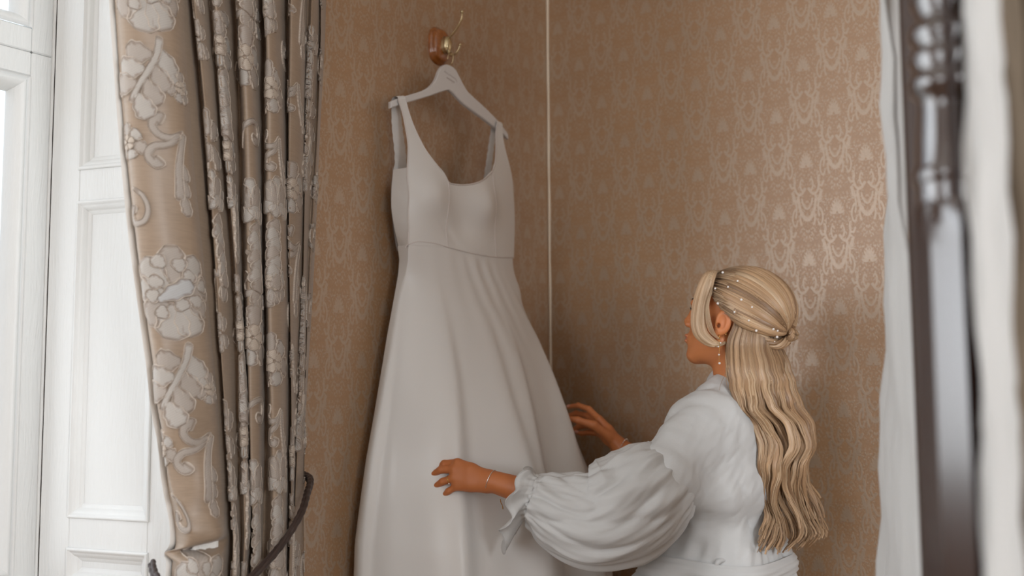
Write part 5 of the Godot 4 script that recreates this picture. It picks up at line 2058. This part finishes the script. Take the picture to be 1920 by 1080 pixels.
func build_robe(who: Node3D, c7: Vector3, Lb: Vector3, Fb: Vector3, shL: Vector3, shR: Vector3, elR: Vector3, wrR: Vector3) -> void:
	var robe := Node3D.new()
	robe.name = "robe"
	who.add_child(robe)
	var up := Vector3.UP
	var ax := func(y: float) -> Vector3: return Vector3(c7.x, y, c7.z)
	var f := Field.new()
	var seamL := spot(1252, 892, 2.318)
	f.bone(c7 + up * 0.004 + Fb * 0.018, c7 - up * 0.05 + Fb * 0.02, 0.058, 0.070, 0.04)
	f.bone(ax.call(1.27) - Lb * 0.095 + Fb * 0.025, ax.call(1.27) + Lb * 0.095 + Fb * 0.025, 0.092, 0.092, 0.06)
	f.bone(ax.call(1.15) - Lb * 0.06 + Fb * 0.03, ax.call(1.15) + Lb * 0.06 + Fb * 0.03, 0.103, 0.103, 0.06)
	f.bone(ax.call(0.96) - Lb * 0.045 + Fb * 0.02, ax.call(0.96) + Lb * 0.045 + Fb * 0.02, 0.094, 0.094, 0.07)
	f.bone(ax.call(0.84) - Lb * 0.06 + Fb * 0.02, ax.call(0.84) + Lb * 0.06 + Fb * 0.02, 0.106, 0.106, 0.07)
	f.bone(ax.call(0.70) + Fb * 0.02, ax.call(0.52) + Fb * 0.02, 0.14, 0.19, 0.05)
	f.bone(spot(1322, 985, 2.40), spot(1232, 1130, 2.41), 0.050, 0.082, 0.05)
	f.bone(c7 - up * 0.015 + Lb * 0.02 + Fb * 0.02, shL + up * 0.002, 0.050, 0.056, 0.05)
	f.bone(shL, seamL, 0.058, 0.080, 0.04)
	f.bone(c7 - up * 0.015 - Lb * 0.02 + Fb * 0.02, shR, 0.056, 0.068, 0.05)
	f.bone(shR, shR.lerp(elR, 0.75), 0.070, 0.085, 0.05)
	var net := nets(f, Vector3(-0.78, 0.42, 0.44), Vector3(-0.03, 1.46, 1.14), 0.0072)
	# the cloth's folds: long soft ridges that run from the shoulder and armhole towards the belt
	var P: PackedVector3Array = net[0]
	var N := smooth_normals(P, net[1])
	var fn := FastNoiseLite.new()
	fn.seed = 3
	fn.frequency = 1.0
	fn.fractal_octaves = 2
	for k in P.size():
		var p := P[k]
		var l := (p - c7).dot(Lb)
		var fo := (p - c7).dot(Fb)
		var v := 1.37 - p.y
		var pull := l * lerpf(9.0, 15.0, clampf(v / 0.4, 0, 1))
		var d := 0.0055 * fn.get_noise_3d(pull + 2.0, p.y * 2.2 + fo * 3.0, fo * 8.0)
		d += 0.017 * (absf(fn.get_noise_3d(pull * 0.55 + 9.0 + v * 2.2, p.y * 1.3, fo * 4.0)) - 0.22)
		var crease := fn.get_noise_3d((l + v * 0.8) * 22.0, (l - v) * 4.0, 5.0)
		d += 0.0026 * crease
		var fine := fn.get_noise_3d((l * 0.9 - v * 0.5) * 34.0, (l + v) * 6.0, fo * 10.0 + 8.0)
		d += 0.0016 * (1.0 - 2.2 * absf(fine))
		# gathers above and below the belt
		var near_belt := exp(-pow((p.y - 0.952) / 0.06, 2))
		d += 0.0035 * near_belt * sin(atan2(l, fo) * 24.0)
		d -= 0.004 * exp(-pow((p.y - 0.952) / 0.02, 2))
		d *= 1.0 - 0.85 * exp(-pow((p.y - 0.952) / 0.035, 2))
		P[k] = p + N[k] * d
	net[0] = P
	var b := Mb.new()
	pour(b, net, func(_p: Vector3) -> Color: return Color.WHITE)
	obj("robe_body", b, M.robe_cotton, robe)

	# full left sleeve from the dropped seam to the gathered cuff, and its frill
	sleeve(robe, [[1276, 872, 2.335, 40, 0.9], [1258, 884, 2.328, 68, 0.95], [1238, 900, 2.318, 88, 0.95], [1208, 926, 2.310, 99, 0.95], [1162, 958, 2.306, 100, 0.92], [1108, 972, 2.312, 91, 0.92], [1058, 960, 2.322, 78, 0.95], [1022, 943, 2.335, 60, 1.0], [1006, 935, 2.343, 48, 1.0], [996, 931, 2.346, 42, 1.0]], 1.0)
	frill(robe, [[1001, 932, 2.345, 42], [992, 933, 2.347, 46], [983, 937, 2.349, 57], [975, 943, 2.351, 71], [967, 949, 2.353, 79]], (spot(922, 902, 2.375) - spot(1112, 962, 2.315)).normalized())
	# right sleeve, mostly hidden behind the left
	sleeve(robe, [[1360, 880, 2.62, 70, 0.9], [1320, 905, 2.66, 78, 0.9], [1275, 905, 2.71, 70, 0.9], [1258, 893, 2.735, 52, 0.95], [1240, 884, 2.75, 40, 1.0], [1230, 878, 2.757, 30, 1.0]], 2.0)
	frill(robe, [[1232, 879, 2.757, 28], [1226, 875, 2.76, 31], [1219, 871, 2.763, 36]], (wrR - elR).normalized())

	# belt: a folded band round the waist with a twisted knot and a hanging end
	b = Mb.new()
	var rows := []
	var mid: Vector3 = ax.call(0.952) + Fb * 0.02
	for j in 9:
		var row := PackedVector3Array()
		for k in 97:
			var a := TAU * k / 96.0
			var dir := Lb * cos(a) + Fb * sin(a)
			var y := 0.930 + 0.044 * j / 8.0 + 0.004 * sin(a * 2.0)
			var c := Vector3(mid.x, y, mid.z)
			var t0 := 0.04
			var t1 := 0.30
			for it in 14:
				var tm := (t0 + t1) / 2.0
				if f.d(c + dir * tm) < 0.0:
					t0 = tm
				else:
					t1 = tm
			row.append(c + dir * (t0 + 0.0055 + 0.006 * sin(PI * j / 8.0) + 0.0025 * sin(j * 2.4 + a * 3.0)))
		rows.append(row)
	rows.reverse()
	b.sheet(rows, [], [], true, true)
	obj("belt", b, M.robe_cotton, robe)
	b = Mb.new()
	b.tube(curve([spot(1372, 1050, 2.306), spot(1358, 1051, 2.296), spot(1346, 1054, 2.291), spot(1344, 1066, 2.296)], 24), resampled([0.007, 0.012, 0.013, 0.008], 24), 12, 0.6)
	b.tube(curve([spot(1340, 1046, 2.306), spot(1350, 1052, 2.296), spot(1364, 1056, 2.290), spot(1386, 1066, 2.293), spot(1404, 1084, 2.290), spot(1412, 1120, 2.280)], 36), resampled([0.006, 0.011, 0.013, 0.011, 0.014, 0.018], 36), 12, 0.45)
	obj("belt_knot", b, M.robe_cotton, robe)

func resampled(v: Array, n: int) -> PackedFloat32Array:
	var out := PackedFloat32Array()
	for k in n + 1:
		var f := float(k) / n * (v.size() - 1)
		var i := mini(int(f), v.size() - 2)
		out.append(lerpf(v[i], v[i + 1], f - i))
	return out

func sleeve(robe: Node3D, st: Array, sd: float) -> void:
	var fn := FastNoiseLite.new()
	fn.seed = int(sd * 17)
	fn.frequency = 1.0
	fn.fractal_octaves = 2
	var pts := []
	var rr := []
	for s in st:
		pts.append(spot(s[0], s[1], s[2]))
		rr.append(s[3] * s[2] / 1900.0)
	var n := 90
	var path := curve(pts, n)
	var rad := resampled(rr, n)
	var rows := []
	var uvs := []
	var toward := (CAM - path[n / 2]).normalized()
	for j in n + 1:
		var t := float(j) / n
		var tan := (path[mini(j + 1, n)] - path[maxi(j - 1, 0)]).normalized()
		var s := (toward - tan * toward.dot(tan)).normalized()
		var q := tan.cross(s).normalized()
		var row := PackedVector3Array()
		var ru := PackedVector2Array()
		var e0 := exp(-pow(t / 0.20, 2))
		var e1 := exp(-pow((1.0 - t) / 0.22, 2))
		for k in 145:
			var a := TAU * k / 144.0
			var r := rad[j]
			var ca := cos(a)
			var sa := sin(a)
			# gathers fan out from the seam and from the cuff, long folds join them
			var d := 0.050 * e0 * sin(a * 13.0 + 1.5 * sin(a * 2.0 + sd)) + 0.085 * e1 * sin(a * 11.0 + 2.0 * sin(a * 3.0 + sd))
			d += 0.30 * (absf(fn.get_noise_3d(ca * 1.5 + t * 1.1, sa * 1.5 - t * 0.7, t * 1.5)) - 0.25) * smoothstep(0.0, 0.15, t) * smoothstep(1.0, 0.85, t)
			d += 0.07 * fn.get_noise_3d(ca * 4.5 + t * 2.0, sa * 4.5 + t * 2.5, t * 3.0 + 7.0)
			row.append(path[j] + s * ca * r * lerpf(0.80, 1.0, e1) * (1.0 + d) + q * sa * r * (1.0 + d * 0.65))
			ru.append(Vector2(float(k) / 144.0 * 0.8, t * 0.5))
		rows.append(row); uvs.append(ru)
	var b := Mb.new()
	b.sheet(rows, uvs, [], true, true)
	obj("sleeve", b, M.robe_cotton, robe)
	# stitched seam where the sleeve is set in
	b = Mb.new()
	var sp := PackedVector3Array()
	var sr := PackedFloat32Array()
	var rw: PackedVector3Array = rows[12]
	for k in range(0, 145, 2):
		sp.append(rw[k]); sr.append(0.0016)
	b.tube(sp, sr, 6)
	obj("armhole_seam", b, M.robe_cotton, robe)

func frill(robe: Node3D, st: Array, axis: Vector3) -> void:
	var pts := []
	var rr := []
	for s in st:
		pts.append(spot(s[0], s[1], s[2]))
		rr.append(s[3] * s[2] / 1900.0)
	var n := 26
	var path := curve(pts, n)
	var rad := resampled(rr, n)
	var rows := []
	var toward := (CAM - path[0]).normalized()
	for j in n + 1:
		var t := float(j) / n
		var tan := axis
		var s := (toward - tan * toward.dot(tan)).normalized()
		var q := tan.cross(s).normalized()
		var row := PackedVector3Array()
		for k in 181:
			var a := TAU * k / 180.0
			var wave := sin(a * 7.0 + 1.3 * sin(a * 2.0)) * 0.11 * t + sin(a * 21.0) * 0.03 * (1.0 - t) + 0.05 * t * sin(a * 3.0 + 1.0)
			var r := rad[j] * (1.0 + wave)
			row.append(path[j] + (s * cos(a) * lerpf(1.0, 0.8, t) + q * sin(a)) * r + tan * (0.009 * t * sin(a * 7.0 + 1.6 + 1.3 * sin(a * 2.0)) + 0.006 * t * sin(a * 5.0)))
		rows.append(row)
	var b := Mb.new()
	b.sheet(rows, [], [], true, true)
	var edge := PackedVector3Array()
	var er := PackedFloat32Array()
	for p in rows[n]:
		edge.append(p); er.append(0.0010)
	b.tube(edge, er, 6)
	obj("frill", b, M.robe_cotton, robe)
